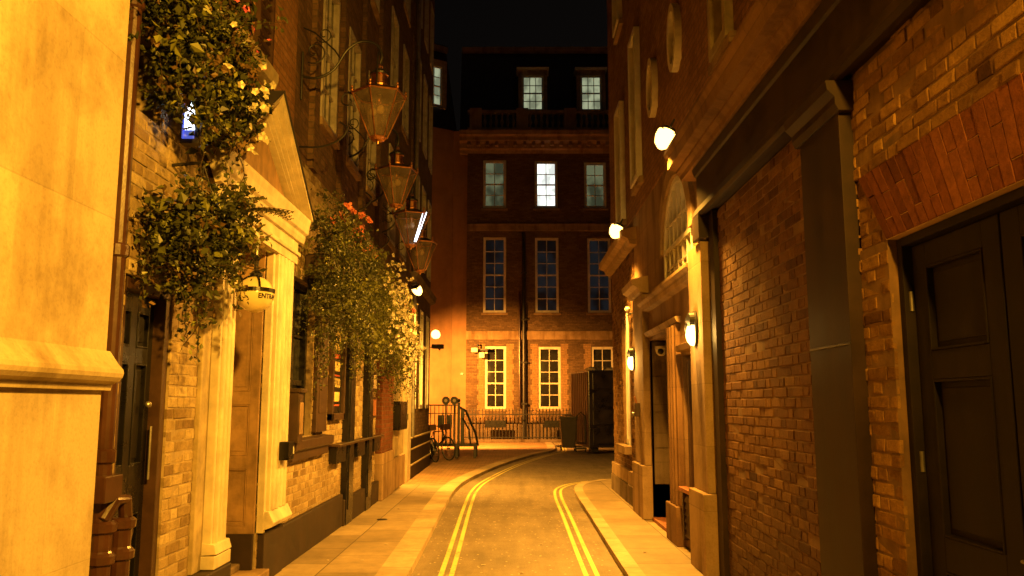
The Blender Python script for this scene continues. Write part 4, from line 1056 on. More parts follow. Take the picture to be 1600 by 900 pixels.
# ------------------------------------------------------------------ bicycle, steps with railing
def bicycle(loc, rz, lean, label):
    t = thing('bicycle', loc, label, 'bicycle')
    def tor(cx, name):
        w = MB(); n = 26; Rw = 0.33
        pts = [(cx+Rw*math.cos(2*math.pi*k/n), 0, Rw+0.01+Rw*math.sin(2*math.pi*k/n)) for k in range(n+1)]
        w.tube(pts, 0.019, M['rubber'], 6, False)
        o = w.build(name, t)
        w = MB(); pts = [(cx+(Rw-0.03)*math.cos(2*math.pi*k/n), 0, Rw+0.01+(Rw-0.03)*math.sin(2*math.pi*k/n)) for k in range(n+1)]
        w.tube(pts, 0.009, M['steel'], 5, False)
        for k in range(14):
            a = 2*math.pi*k/14; w.tube([(cx, 0, Rw+0.01), (cx+(Rw-0.03)*math.cos(a), 0, Rw+0.01+(Rw-0.03)*math.sin(a))], 0.0025, M['steel'], 4)
        w.tube([(cx, -0.05, Rw+0.01), (cx, 0.05, Rw+0.01)], 0.02, M['steel']); w.build('rim', o)
    tor(-0.52, 'wheel'); tor(0.52, 'wheel')
    w = MB(); P = dict(bb=(-0.08, 0, 0.30), st=(-0.2, 0, 0.80), hd=(0.30, 0, 0.84), hl=(0.36, 0, 0.68), rear=(-0.52, 0, 0.34), fr=(0.52, 0, 0.34))
    for a, b, r in (('bb', 'st', .016), ('st', 'hd', .015), ('bb', 'hl', .018), ('hd', 'hl', .018), ('bb', 'rear', .011), ('st', 'rear', .010), ('hl', 'fr', .013)): w.tube([P[a], P[b]], r, M['black'])
    w.build('frame', t)
    w = MB(); w.tube([(0.29, 0, 0.84), (0.27, 0, 0.98)], 0.013, M['steel']); w.tube([(0.16, -0.28, 0.98), (0.3, -0.2, 1.0), (0.31, 0, 0.99), (0.3, 0.2, 1.0), (0.16, 0.28, 0.98)], 0.012, M['black']); w.build('handlebar', t)
    w = MB(); w.tube([(-0.2, 0, 0.80), (-0.23, 0, 0.93)], 0.012, M['steel']); w.slab(lambda u, z, d: (u, z, d), [(-0.38, -0.075), (-0.38, 0.075), (-0.25, 0.06), (-0.09, 0.015), (-0.09, -0.015), (-0.25, -0.06)], 0.93, 0.975, M['black']); w.build('saddle', t, bevel=0.01)
    w = MB(); w.lathe((-0.08, -0.04, 0.30), [(0.09, 0), (0.09, 0.01)], M['steel'], 16, axis='y'); w.tube([(-0.08, -0.06, 0.30), (0.02, -0.06, 0.18)], 0.009, M['steel']); w.tube([(-0.08, 0.06, 0.30), (-0.18, 0.06, 0.42)], 0.009, M['steel'])
    w.box(lambda u, z, d: (u, d, z), -0.02, 0.07, 0.165, 0.185, -0.14, -0.06, M['rubber']); w.build('crank', t)
    w = MB(); w.box(lambda u, z, d: (u, d, z), 0.34, 0.52, 0.88, 1.04, -0.13, 0.13, M['browntimber']); w.build('basket', t, bevel=0.01)
    t.rotation_euler = (lean, 0, rz); return t
bicycle((-2.38, 24.1, 0), rad(-62), rad(7), 'black bicycle with front basket leaning by the end of the left row')
b2 = bicycle((-2.15, 24.85, 0), rad(-50), rad(5), 'second bicycle, half hidden behind the nearer one against the railing')

st = thing('metal_steps', (-1.8, 26, 0), 'black metal platform steps with picket railing and sloping handrail', 'steps')
S = facing(25.6)
w = MB()
w.box(S, -2.6, -1.05, 0.34, 0.42, -0.9, 0.0, M['blackiron'])
for x in (-2.5, -1.68, -1.12): w.box(S, x-0.04, x+0.04, 0, 0.34, -0.02, 0.06, M['blackiron']); w.box(S, x-0.04, x+0.04, 0, 0.34, -0.88, -0.8, M['blackiron'])
part(w, 'platform', st)
w = MB()
x = -2.6
while x < -1.62: w.box(S, x-0.012, x+0.012, 0.42, 1.6, -0.01, 0.012, M['blackiron']); x += 0.125
w.box(S, -2.62, -1.6, 1.56, 1.6, -0.015, 0.018, M['blackiron']); w.box(S, -2.62, -1.6, 1.32, 1.345, -0.015, 0.018, M['blackiron'])
part(w, 'railing', st)
w = MB(); w.box(S, -1.66, -1.58, 0.42, 1.66, -0.03, 0.04, M['blackiron']); w.ball((-1.62, 25.6, 1.72), 0.055, M['blackiron']); w.box(S, -1.56, -1.44, 0.42, 1.48, -0.02, 0.03, M['blackiron']); part(w, 'newel_post', st)
w = MB(); w.tube([(-1.6, 25.6, 1.52), (-1.4, 25.6, 1.4), (-1.1, 25.6, 0.72), (-1.03, 25.6, 0.36)], 0.035, M['blackiron']); w.tube([(-1.5, 25.5, 1.2), (-1.3, 25.5, 0.85), (-1.25, 25.5, 0.42)], 0.025, M['blackiron']); part(w, 'handrail', st)
w = MB()
for x0, x1 in ((-2.25, -2.05), (-1.98, -1.82)): w.box(S, x0, x1, 0.9, 1.28, 0.02, 0.09, M['black'])
for x in (-2.1, -1.86, -1.75): w.tube([(x, 25.5, 0.42), (x, 25.5, 1.3)], 0.028, M['steel'])
tag(w.build('meter_boxes'), 'dark boxes and upright grey pipes fixed in front of the black railing', 'pipework')
t = thing('twin_post', (-1.95, 26.0, 0.42), 'two round dark discs with pale centres on posts above the railing', 'post')
for x in (-2.04, -1.78):
    w = MB(); w.lathe((x, 25.9, 1.72), [(0.125, 0), (0.125, 0.05)], M['blackiron'], 20, axis='y'); w.lathe((x, 25.885, 1.72), [(0.05, 0), (0.05, 0.02)], M['cloth'], 16, axis='y'); w.tube([(x, 25.93, 0.42), (x, 25.93, 1.62)], 0.02, M['blackiron']); part(w, 'disc', t)

# ------------------------------------------------------------------ things on the pub wall
w = MB()
w.tube([(XL+0.075, 4.62, 0.95), (XL+0.075, 4.62, 6.0)], 0.047, M['pipe'], 14)
for z in (1.28, 2.42, 3.9, 5.3): w.lathe((XL+0.075, 4.62, z), [(0.05, 0), (0.062, 0.01), (0.062, 0.07), (0.05, 0.08)], M['pipe'], 14)
w.tube([(XL+0.02, 4.76, 0.95), (XL+0.02, 4.76, 6.0)], 0.022, M['pipe'], 8)
tag(w.build('drainpipe', smooth=False), 'glossy brown iron drainpipe between the pale stone corner and the black door', 'drainpipe')
t = thing('pipe_manifold', (XL+0.1, 4.66, 0), 'cluster of old brown cast iron pipe collars at the foot of the drainpipe', 'pipework')
w = MB()
for (y, x) in ((4.60, 0.10), (4.76, 0.13)):
    prof = []
    z = 0.0
    for k in range(6):
        prof += [(0.055, z), (0.055, z+0.09), (0.075, z+0.1), (0.078, z+0.14), (0.062, z+0.155)]; z += 0.165
    w.lathe((XL+x, y, 0), prof, M['pipe'], 14)
part(w, 'collar_pipe', t)
w = MB(); w.tube([(XL+0.10, 4.6, 0.98), (XL+0.13, 4.66, 1.08), (XL+0.15, 4.74, 1.08), (XL+0.14, 4.80, 0.9), (XL+0.13, 4.76, 0.74)], 0.038, M['pipe'], 12); w.box(L, 4.5, 4.7, 1.08, 1.22, 0, 0.15, M['pipe']); part(w, 'elbow', t, bevel=0.006)

w = MB(); w.box(L, 8.44, 8.62, 1.22, 1.72, 0.0, 0.16, M['browntimber']); w.box(L, 8.42, 8.64, 1.72, 1.76, 0.0, 0.19, M['browntimber']); w.box(L, 8.46, 8.60, 1.3, 1.62, 0.16, 0.17, M['ochre'])
tag(w.build('post_box', bevel=0.006), 'brown timber box fixed between the cream doorway and the pub window', 'box')
w = MB()
prof = [(7.96, 1.08), (8.14, 1.08), (8.17, 1.11), (8.17, 1.22), (8.14, 1.25), (7.96, 1.25)]
w.slab(L, prof, 0.09, 0.2, M['black']); w.box(L, 8.12, 8.145, 1.13, 1.2, 0.2, 0.204, M['white'])
tag(w.build('key_box', bevel=0.006), 'small black rounded box on the fluted cream jamb', 'box')
# menu board
t = thing('menu_board', (XL, 10.85, 1.9), 'tall brown framed menu board with yellow lettering blocks on the brick pier', 'menu board')
w = MB()
for p, q, s_, e in ((10.46, 10.54, 1.40, 2.75), (11.16, 11.24, 1.40, 2.75), (10.46, 11.24, 1.40, 1.49), (10.46, 11.24, 2.66, 2.75)): w.box(L, p, q, s_, e, 0.0, 0.07, M['browntimber'])
part(w, 'frame', t, bevel=0.008)
w = MB(); w.box(L, 10.54, 11.16, 1.49, 2.66, 0.0, 0.03, M['black']); part(w, 'board', t)
w = MB()
for (z0, z1, m) in ((2.30, 2.62, 'yellowprint'), (2.19, 2.25, 'redprint'), (2.03, 2.15, 'yellowprint'), (1.96, 1.98, 'redprint'), (1.64, 1.76, 'yellowprint'), (1.58, 1.60, 'redprint')):
    w.box(L, 10.68, 11.02, z0, z1, 0.03, 0.032, M[m])
part(w, 'print', t)
def text_mesh(s, size, bold=0.0):
    c = bpy.data.curves.new('txt', 'FONT'); c.body = s; c.size = size; c.align_x = 'CENTER'; c.align_y = 'CENTER'; c.offset = bold; c.extrude = 0.0
    o = bpy.data.objects.new('txt', c); col.objects.link(o)
    dg = bpy.context.evaluated_depsgraph_get(); me = bpy.data.meshes.new_from_object(o.evaluated_get(dg))
    bpy.data.objects.remove(o); return me
me = text_mesh('FOOD', 0.16, 0.004)
for v in me.vertices: v.co = Vector((XL+0.034, 10.85+v.co.x*0.85, 1.87+v.co.y))
me.materials.append(M['yellowprint']); o = bpy.data.objects.new('lettering', me); col.objects.link(o); fin(o, t)
for k, (z0, z1) in enumerate(((1.82, 2.12), (1.38, 1.72))):
    t = thing('notice', (XL, 13.75, z0), 'small dark framed notice beside the last black post, %s one' % ('upper', 'lower')[k], 'notice', 'framed notices by the last post')
    w = MB(); w.box(L, 13.55, 13.98, z0, z1, 0.0, 0.05, M['browntimber']); part(w, 'frame', t, bevel=0.006)
    w = MB(); w.box(L, 13.6, 13.93, z0+0.04, z1-0.04, 0.05, 0.053, M['terracotta'] if k else M['cloth']); part(w, 'sheet', t)
w = MB(); w.box(L, 15.75, 16.9, 1.12, 1.66, 0.04, 0.2, M['black']); w.box(L, 15.8, 16.85, 1.17, 1.61, 0.2, 0.21, M['black']); w.box(L, 16.8, 16.84, 1.3, 1.42, 0.21, 0.23, M['steel'])
tag(w.build('meter_cabinet', bevel=0.01), 'black metal cabinet hung on the brown rendered front', 'cabinet')
# lit sign glimpsed through the upper foliage
t = thing('illuminated_sign', (XL+0.1, 5.45, 3.4), 'small white and blue lit sign glimpsed through the upper hanging plants', 'sign')
w = MB(); w.box(facing(5.45), -2.22, -2.10, 3.33, 3.64, 0.0, 0.08, M['blackiron']); part(w, 'case', t)
w = MB(); w.box(facing(5.37), -2.19, -2.125, 3.42, 3.62, 0.0, 0.012, M['tube']); part(w, 'face', t)
w = MB(); w.box(facing(5.37), -2.19, -2.125, 3.36, 3.415, 0.0, 0.012, M['blue']); w.box(facing(5.37), -2.205, -2.193, 3.36, 3.62, 0.0, 0.012, M['blue']); part(w, 'blue_band', t)

# globe lamp lettered ENTRANCE
gc = Vector((-1.98, 6.36, 2.44)); gr = 0.14
gl = thing('globe_lamp', tuple(gc), 'cream glass globe lamp lettered ENTRANCE, hung in a black iron band by the doorway', 'globe lamp')
w = MB(); n = 22
w.lathe(tuple(gc), [(max(1e-4, gr*math.sin(math.pi*i/n)), -gr*math.cos(math.pi*i/n)) for i in range(n+1)], M['globe'], 36); part(w, 'globe', gl, smooth=True)
w = MB()
w.lathe(tuple(gc), [(gr+0.001, 0.012), (gr+0.009, 0.014), (gr+0.009, 0.042), (gr-0.004, 0.044)], M['black'], 36)
for az in (-60, 60, 180):
    a = rad(az); pts = [tuple(gc+Vector((math.cos(a)*math.sin(b), math.sin(a)*math.sin(b), math.cos(b)))*(gr+0.009)) for b in [rad(10+8*k) for k in range(9)]]
    w.tube(pts, 0.009, M['black'], 8)
w.lathe(tuple(gc), [(0.05, gr+0.0), (0.05, gr+0.02), (0.018, gr+0.05), (0.018, gr+0.12), (0.03, gr+0.14), (0.01, gr+0.17)], M['black'], 16)
part(w, 'band', gl, smooth=False)
w = MB(); w.tube([tuple(gc+Vector((0, 0, gr+0.15))), tuple(gc+Vector((0, 0, gr+0.30))), (-2.1, 6.42, 2.95), (XL+0.09, 6.45, 2.95)], 0.012, M['black']); part(w, 'bracket', gl)
me = text_mesh('ENTRANCE', 0.052, 0.0016)
bm = bmesh.new(); bm.from_mesh(me); bmesh.ops.triangulate(bm, faces=bm.faces); bmesh.ops.subdivide_edges(bm, edges=bm.edges, cuts=1); bm.to_mesh(me); bm.free()
for v in me.vertices:
    a = rad(-12)+v.co.x*1.22/gr*0.78; e = (v.co.y-0.024)/gr
    v.co = gc+Vector((math.cos(a)*math.cos(e), math.sin(a)*math.cos(e), math.sin(e)))*(gr+0.0025)
me.materials.append(M['black']); o = bpy.data.objects.new('lettering', me); col.objects.link(o); fin(o, gl)
w = MB(); a0 = rad(-125)
pl = []
for k in range(10):
    rr = 0.017 if k % 2 == 0 else 0.007; an = math.pi/2+k*math.pi/5
    a = a0+rr*math.cos(an)/gr; e = (rr*math.sin(an)-0.028)/gr; pl.append(tuple(gc+Vector((math.cos(a)*math.cos(e), math.sin(a)*math.cos(e), math.sin(e)))*(gr+0.003)))
cc = tuple(gc+Vector((math.cos(a0)*math.cos(-0.2), math.sin(a0)*math.cos(-0.2), math.sin(-0.2)))*(gr+0.004))
w.add(pl+[cc], [(k, (k+1) % 10, 10) for k in range(10)], M['black']); part(w, 'star', gl)

# ------------------------------------------------------------------ copper lanterns
def lantern():
    t = thing('hanging_lantern', (0, 0, 0), '', 'lantern', 'copper lanterns bracketed along the left row')
    RT, RB, H = 0.295, 0.095, 0.48
    hexp = lambda r, z, k: (r*math.cos(rad(60*k+20)), r*math.sin(rad(60*k+20)), z)
    w = MB()
    for k in range(6):
        w.tube([hexp(RT, 0, k), hexp(RB, -H, k)], 0.008, M['copper'], 6)
        w.tube([hexp(RT, 0, k), hexp(RT, 0, k+1)], 0.014, M['copper'], 6); w.tube([hexp(RB, -H, k), hexp(RB, -H, k+1)], 0.009, M['copper'], 6)
        x, y, z = hexp(RT, 0, k); w.lathe((x, y, z+0.01), [(0.014, 0), (0.022, 0.02), (0.01, 0.04), (0.016, 0.055), (0.002, 0.075)], M['copper'], 8)
    w.lathe((0, 0, -H), [(0.09, 0.005), (0.07, -0.03), (0.02, -0.045), (0.015, -0.07)], M['copper'], 12)
    w.build('frame', t)
    w = MB()
    for k in range(6): w.add([hexp(RT-0.006, -0.01, k), hexp(RT-0.006, -0.01, k+1), hexp(RB-0.004, -H+0.01, k+1), hexp(RB-0.004, -H+0.01, k)], [(0, 1, 2, 3)], M['lglass'])
    w.build('glazing', t)
    w = MB()
    vs = [hexp(RT+0.01, 0.012, k) for k in range(6)]+[hexp(0.12, 0.09, k) for k in range(6)]
    w.add(vs, [(k, (k+1) % 6, 6+(k+1) % 6, 6+k) for k in range(6)]+[(6, 7, 8, 9, 10, 11), (0, 5, 4, 3, 2, 1)], M['blackiron'])
    w.lathe((0, 0, 0.085), [(0.10, 0), (0.105, 0.025), (0.088, 0.04), (0.085, 0.13), (0.10, 0.14)], M['copper'], 18)
    w.lathe((0, 0, 0.225), [(0.105, 0), (0.11, 0.02), (0.06, 0.06), (0.028, 0.08)], M['blackiron'], 18); w.lathe((0, 0, 0.305), [(0.02, 0), (0.038, 0.02), (0.03, 0.04), (0.008, 0.055), (0.004, 0.08)], M['copper'], 12)
    w.build('roof', t)
    w = MB(); w.ball((0.02, 0, -0.16), 0.042, M['bulb'], 12, 1.25); w.ball((-0.07, 0.04, -0.17), 0.04, M['bulb'], 12, 1.25); w.tube([(0, 0, 0), (0, 0, -0.11)], 0.03, M['copper']); w.build('bulb', t, smooth=True)
    w = MB()
    sp = lambda cx, cz, r0, r1, a0, a1, n=22: [(cx+(r0+(r1-r0)*k/n)*math.cos(rad(a0+(a1-a0)*k/n)), 0, cz+(r0+(r1-r0)*k/n)*math.sin(rad(a0+(a1-a0)*k/n))) for k in range(n+1)]
    pth = smooth_path3([(-0.85, 0, 0.22), (-0.68, 0, 0.20), (-0.50, 0, 0.30), (-0.36, 0, 0.52), (-0.2, 0, 0.62), (-0.04, 0, 0.58), (0.02, 0, 0.46), (0.0, 0, 0.36)])
    w.tube(pth, 0.015, M['blackiron'], 8)
    w.tube([(-0.85, 0, -0.05), (-0.85, 0, 0.5)], 0.014, M['blackiron'])
    w.tube(sp(-0.72, 0.50, 0.14, 0.03, -120, 300), 0.008, M['blackiron'], 6)
    w.tube(sp(-0.62, 0.70, 0.10, 0.02, -160, 300), 0.007, M['blackiron'], 6); w.tube([(-0.85, 0, 0.78), (-0.72, 0, 0.72), (-0.5, 0, 0.52), (-0.42, 0, 0.40)], 0.009, M['blackiron'], 6)
    w.tube(smooth_path3([(-0.85, 0, -0.58), (-0.62, 0, -0.58), (-0.42, 0, -0.50), (-0.34, 0, -0.38), (-0.42, 0, -0.3)]), 0.011, M['blackiron'], 6)
    w.tube(sp(-0.34, -0.06, 0.10, 0.03, 0, 400), 0.009, M['blackiron'], 6); w.tube([(-0.24, 0, 0.0), (-0.34, 0, 0.04)], 0.01, M['blackiron'], 6)
    # yoke
    w.tube(smooth_path3([(0, -0.2, 0.02), (0, -0.17, 0.16), (0, -0.12, 0.42), (0, 0, 0.49), (0, 0.12, 0.42), (0, 0.17, 0.16), (0, 0.2, 0.02)]), 0.01, M['blackiron'], 6)
    w.build('bracket', t)
    return t
def smooth_path3(pts, n=6):
    out = []; P = [pts[0]]+pts+[pts[-1]]
    for i in range(1, len(P)-2):
        p0, p1, p2, p3 = [Vector(q) for q in P[i-1:i+3]]
        for k in range(n):
            t = k/n; out.append(tuple(0.5*((2*p1)+(p2-p0)*t+(2*p0-5*p1+4*p2-p3)*t*t+(3*p1-p0-3*p2+p3)*t**3)))
    out.append(tuple(pts[-1])); return out
lan0 = lantern()
spec = [((-1.45, 8.7, 4.94), 'nearest and largest copper hexagonal lantern, hung above the flower boxes'),
        ((-1.60, 11.2, 4.80), 'second copper hexagonal lantern from the pediment, just below the largest'),
        ((-1.60, 12.9, 4.57), 'third copper lantern with a white light streak on its glass'),
        ((-1.60, 14.3, 4.39), 'farthest and smallest copper lantern, above the small floodlight')]
for i, (p, lab) in enumerate(spec):
    o = lan0 if i == 0 else copy_tree(lan0)
    o.location = p; o['label'] = lab; o.rotation_euler.z = rad(0)
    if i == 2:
        w = MB(); w.tube([(0.22, -0.18, 0.02), (0.075, -0.07, -0.44)], 0.014, M['tube'], 6); w.tube([(0.26, -0.13, 0.02), (0.09, -0.05, -0.44)], 0.006, M['tube'], 6); s_ = w.build('reflection_strip', o)  # window reflection on the pane, imitated by glowing strips
        s_['label'] = 'white reflection along the lantern glass, made as a glowing strip'

# ------------------------------------------------------------------ plants
def leafquad(mb, p, size, mat, r, droop=0.0, tone=None):
    n = Vector((r.gauss(0, 1), r.gauss(0, 1), r.gauss(0.5, 1))).normalized()
    a = n.orthogonal().normalized(); a = Matrix.Rotation(r.random()*6.28, 3, n) @ a; b = n.cross(a)
    a = (a+Vector((0, 0, -droop))).normalized()
    L_, W_ = size*r.uniform(.7, 1.4), size*r.uniform(.28, .5)
    fold = n*W_*0.35
    vs = [p, p+a*L_*0.45+b*W_+fold, p+a*L_, p+a*L_*0.45-b*W_+fold, p+a*L_*0.5]
    mb.add([tuple(v) for v in vs], [(0, 1, 4), (1, 2, 4), (2, 3, 4), (3, 0, 4)], mat, r.random() if tone is None else tone)
def foliage(root, blobs, n, size, mats, seed, name='foliage', trail=0, droop=0.25):
    """blobs: (centre, radii, weight). Leaves sit on twigs spread through each blob"""
    r = random.Random(seed); mb = MB(); tw = MB()
    tot = sum(b[2] for b in blobs)
    for c, rd, wt in blobs:
        c = Vector(c)
        nt_ = max(3, int(n*wt/tot/16))
        lump = [Vector((r.gauss(0, 1), r.gauss(0, 1), r.gauss(0, 1))).normalized() for _ in range(7)]
        for _ in range(nt_):
            d = Vector((r.gauss(0, 1), r.gauss(0, 1), r.gauss(0, 1))).normalized()
            k = r.random()**0.42
            bulge = 0.78+0.35*max(0, max(d.dot(l) for l in lump)-0.5)*2*r.uniform(.5, 1)
            p = c+Vector((d.x*rd[0], d.y*rd[1], d.z*rd[2]))*k*bulge
            dirv = (d+Vector((0, 0, -0.4 if r.random() < .5 else 0.5))+Vector((r.gauss(0, .5), r.gauss(0, .5), r.gauss(0, .5)))).normalized()
            ln = r.uniform(.08, .22)*(1.6 if r.random() < .08 else 1)
            if r.random() < 0.35:
                tw.tube([tuple(p), tuple(p+dirv*ln*.6), tuple(p+dirv*ln+Vector((0, 0, -.03)))], 0.0025, M['leaf_br'], 4, False)
            m = mats[min(len(mats)-1, int(r.random()**1.7*len(mats)))]
            tb = r.random(); sf = r.choice((.55, .7, .9, 1.1, 1.5))
            for q in range(int(16/max(.7, sf))):
                f = r.random()
                if p.x < XL+0.03: p.x = XL+0.03+0.02*r.random()
                pp = p+dirv*ln*f+Vector((r.gauss(0, .028), r.gauss(0, .028), r.gauss(0, .028)))
                leafquad(mb, pp, size*sf, m, r, droop, min(1, max(0, tb*0.6+r.random()*0.4)))
    for k in range(trail):
        c, rd, wt = r.choice(blobs); c = Vector(c)
        p = c+Vector((r.uniform(-.6, .9)*rd[0], r.uniform(-.95, .95)*rd[1], -rd[2]*r.uniform(.5, .95)))
        ln = r.uniform(.15, .5); pts = [p]
        for s_ in range(6):
            p = p+Vector((r.gauss(0, .02), r.gauss(0, .02), -ln/6)); pts.append(p)
            for q in range(5): leafquad(mb, p+Vector((r.gauss(0, .02), r.gauss(0, .02), r.gauss(0, .02))), size*0.8, r.choice(mats), r, 0.5)
        tw.tube([tuple(x) for x in pts], 0.003, M['leaf_br'], 4, False)
    o = part(mb, name, root, tone=True); o['kind'] = 'stuff'
    if tw.v: part(tw, 'stems', root)['kind'] = 'stuff'
    return o
def flower(mb, c, s, mat, r):
    n = Vector((abs(r.gauss(0.8, .5)), r.gauss(-0.7, .6), r.gauss(0.2, .6))).normalized(); a = n.orthogonal().normalized(); b = n.cross(a)
    ph = r.random()*6.28
    for k in range(5):
        t0 = ph+k*1.2566; d0 = a*math.cos(t0)+b*math.sin(t0); e = a*math.cos(t0+1.5708)+b*math.sin(t0+1.5708)
        mb.add([tuple(c), tuple(c+d0*s*.6+e*s*.42+n*s*.25), tuple(c+d0*s+n*s*.12), tuple(c+d0*s*.6-e*s*.42+n*s*.25)], [(0, 1, 2, 3)], mat, r.random())
def blossoms(root, spots, n, s, mat, seed, name='blossoms', ball=False):
    r = random.Random(seed); mb = MB()
    for _ in range(n):
        c, rd = r.choice(spots); c = Vector(c)
        p = c+Vector((r.gauss(0, .5)*rd[0], r.uniform(-1, 1)*rd[1], r.gauss(0, .5)*rd[2]))
        if ball:
            for q in range(22): flower(mb, p+Vector((r.gauss(0, 1), r.gauss(0, 1), r.gauss(0, 1))).normalized()*s*r.uniform(.2, 1.2), s*.5, mat, r)
        else: flower(mb, p, s*r.uniform(.7, 1.3), mat, r)
    o = part(mb, name, root, tone=True); o['kind'] = 'stuff'; return o

lf = [M['leaf'], M['leaf'], M['leaf_l'], M['leaf_br']]
# upper hanging mass over the black door
p1 = thing('hanging_basket', (-1.95, 5.5, 3.5), 'large overgrown hanging plant with white blooms above the black door', 'hanging plant', 'hanging baskets beside the doorway')
foliage(p1, [((-2.07, 4.85, 4.0), (.2, .36, .30), 2.2), ((-2.08, 5.2, 3.62), (.17, .3, .24), 1.3), ((-2.02, 5.3, 3.86), (.25, .40, .36), 3), ((-2.03, 5.66, 3.76), (.22, .32, .34), 2.2), ((-2.04, 5.15, 4.4), (.25, .6, .32), 3), ((-2.1, 4.72, 4.4), (.16, .3, .3), 1.3)], 9500, 0.05, lf, 1, trail=10)
w = MB(); w.lathe((-2.08, 5.5, 3.6), [(0.03, 0), (0.10, 0.04), (0.14, 0.12), (0.15, 0.18)], M['soil'], 20)
part(w, 'basket', p1, smooth=True)
w = MB(); w.tube([(XL, 5.45, 4.35), (-2.08, 5.45, 4.4)], 0.012, M['blackiron'])
for a in (0, 120, 240): w.tube([(-2.08+.14*math.cos(rad(a)), 5.45+.14*math.sin(rad(a)), 3.78), (-2.08, 5.45, 4.38)], 0.004, M['blackiron'])
part(w, 'chain', p1)
blossoms(p1, [((-1.78, 5.5, 3.8), (.05, .4, .3)), ((-1.84, 5.8, 3.6), (.04, .2, .2))], 30, 0.034, M['fl_white'], 3)
blossoms(p1, [((-1.80, 5.35, 4.1), (.05, .4, .2))], 10, 0.028, M['fl_pink'], 4, 'pink_blossoms')
# lower basket
p2 = thing('hanging_basket', (-1.95, 5.7, 2.6), 'smaller hanging basket with ferns and dry trailing leaves left of the globe lamp', 'hanging plant', 'hanging baskets beside the doorway')
foliage(p2, [((-2.06, 5.1, 2.66), (.18, .26, .22), 1.4), ((-2.02, 5.45, 2.72), (.24, .34, .26), 2.6), ((-2.04, 5.78, 2.86), (.18, .2, .16), .8), ((-2.08, 5.25, 2.44), (.16, .28, .12), .9)], 5400, 0.046, [M['leaf'], M['leaf'], M['leaf_l'], M['leaf_br']], 5, trail=12)
w = MB(); w.lathe((-2.08, 5.45, 2.6), [(0.03, 0), (0.10, 0.04), (0.14, 0.12), (0.15, 0.18)], M['soil'], 20); part(w, 'basket', p2, smooth=True)
w = MB(); w.tube([(XL, 5.45, 3.2), (-2.08, 5.45, 3.22)], 0.012, M['blackiron'])
for a in (0, 120, 240): w.tube([(-2.08+.14*math.cos(rad(a)), 5.45+.14*math.sin(rad(a)), 2.78), (-2.08, 5.45, 3.2)], 0.004, M['blackiron'])
part(w, 'chain', p2)
w = MB(); r = random.Random(8)
for k in range(9):   # fern fronds
    az = rad(r.uniform(-110, 60)); p = Vector((-1.96, 5.75, 2.95)); d = Vector((math.cos(az), math.sin(az), .35)); ln = r.uniform(.3, .5); pts = [p]
    for s_ in range(12):
        q = p+d*ln*(s_+1)/12+Vector((0, 0, -0.3*((s_+1)/12)**2*ln)); 
        side = Vector((-d.y, d.x, 0)).normalized(); wl = 0.075*(1-s_/13)+.01
        for sg in (-1, 1): w.add([tuple(q), tuple(q+side*sg*wl*.5+d*.014), tuple(q+side*sg*wl+Vector((0, 0, -.01))), tuple(q+side*sg*wl*.5-d*.010)], [(0, 1, 2, 3)], M['leaf_l'], r.random()*.6)
        pts.append(q)
    w.tube([tuple(x) for x in pts], 0.002, M['leaf_br'], 4, False)
part(w, 'fern_fronds', p2, tone=True)
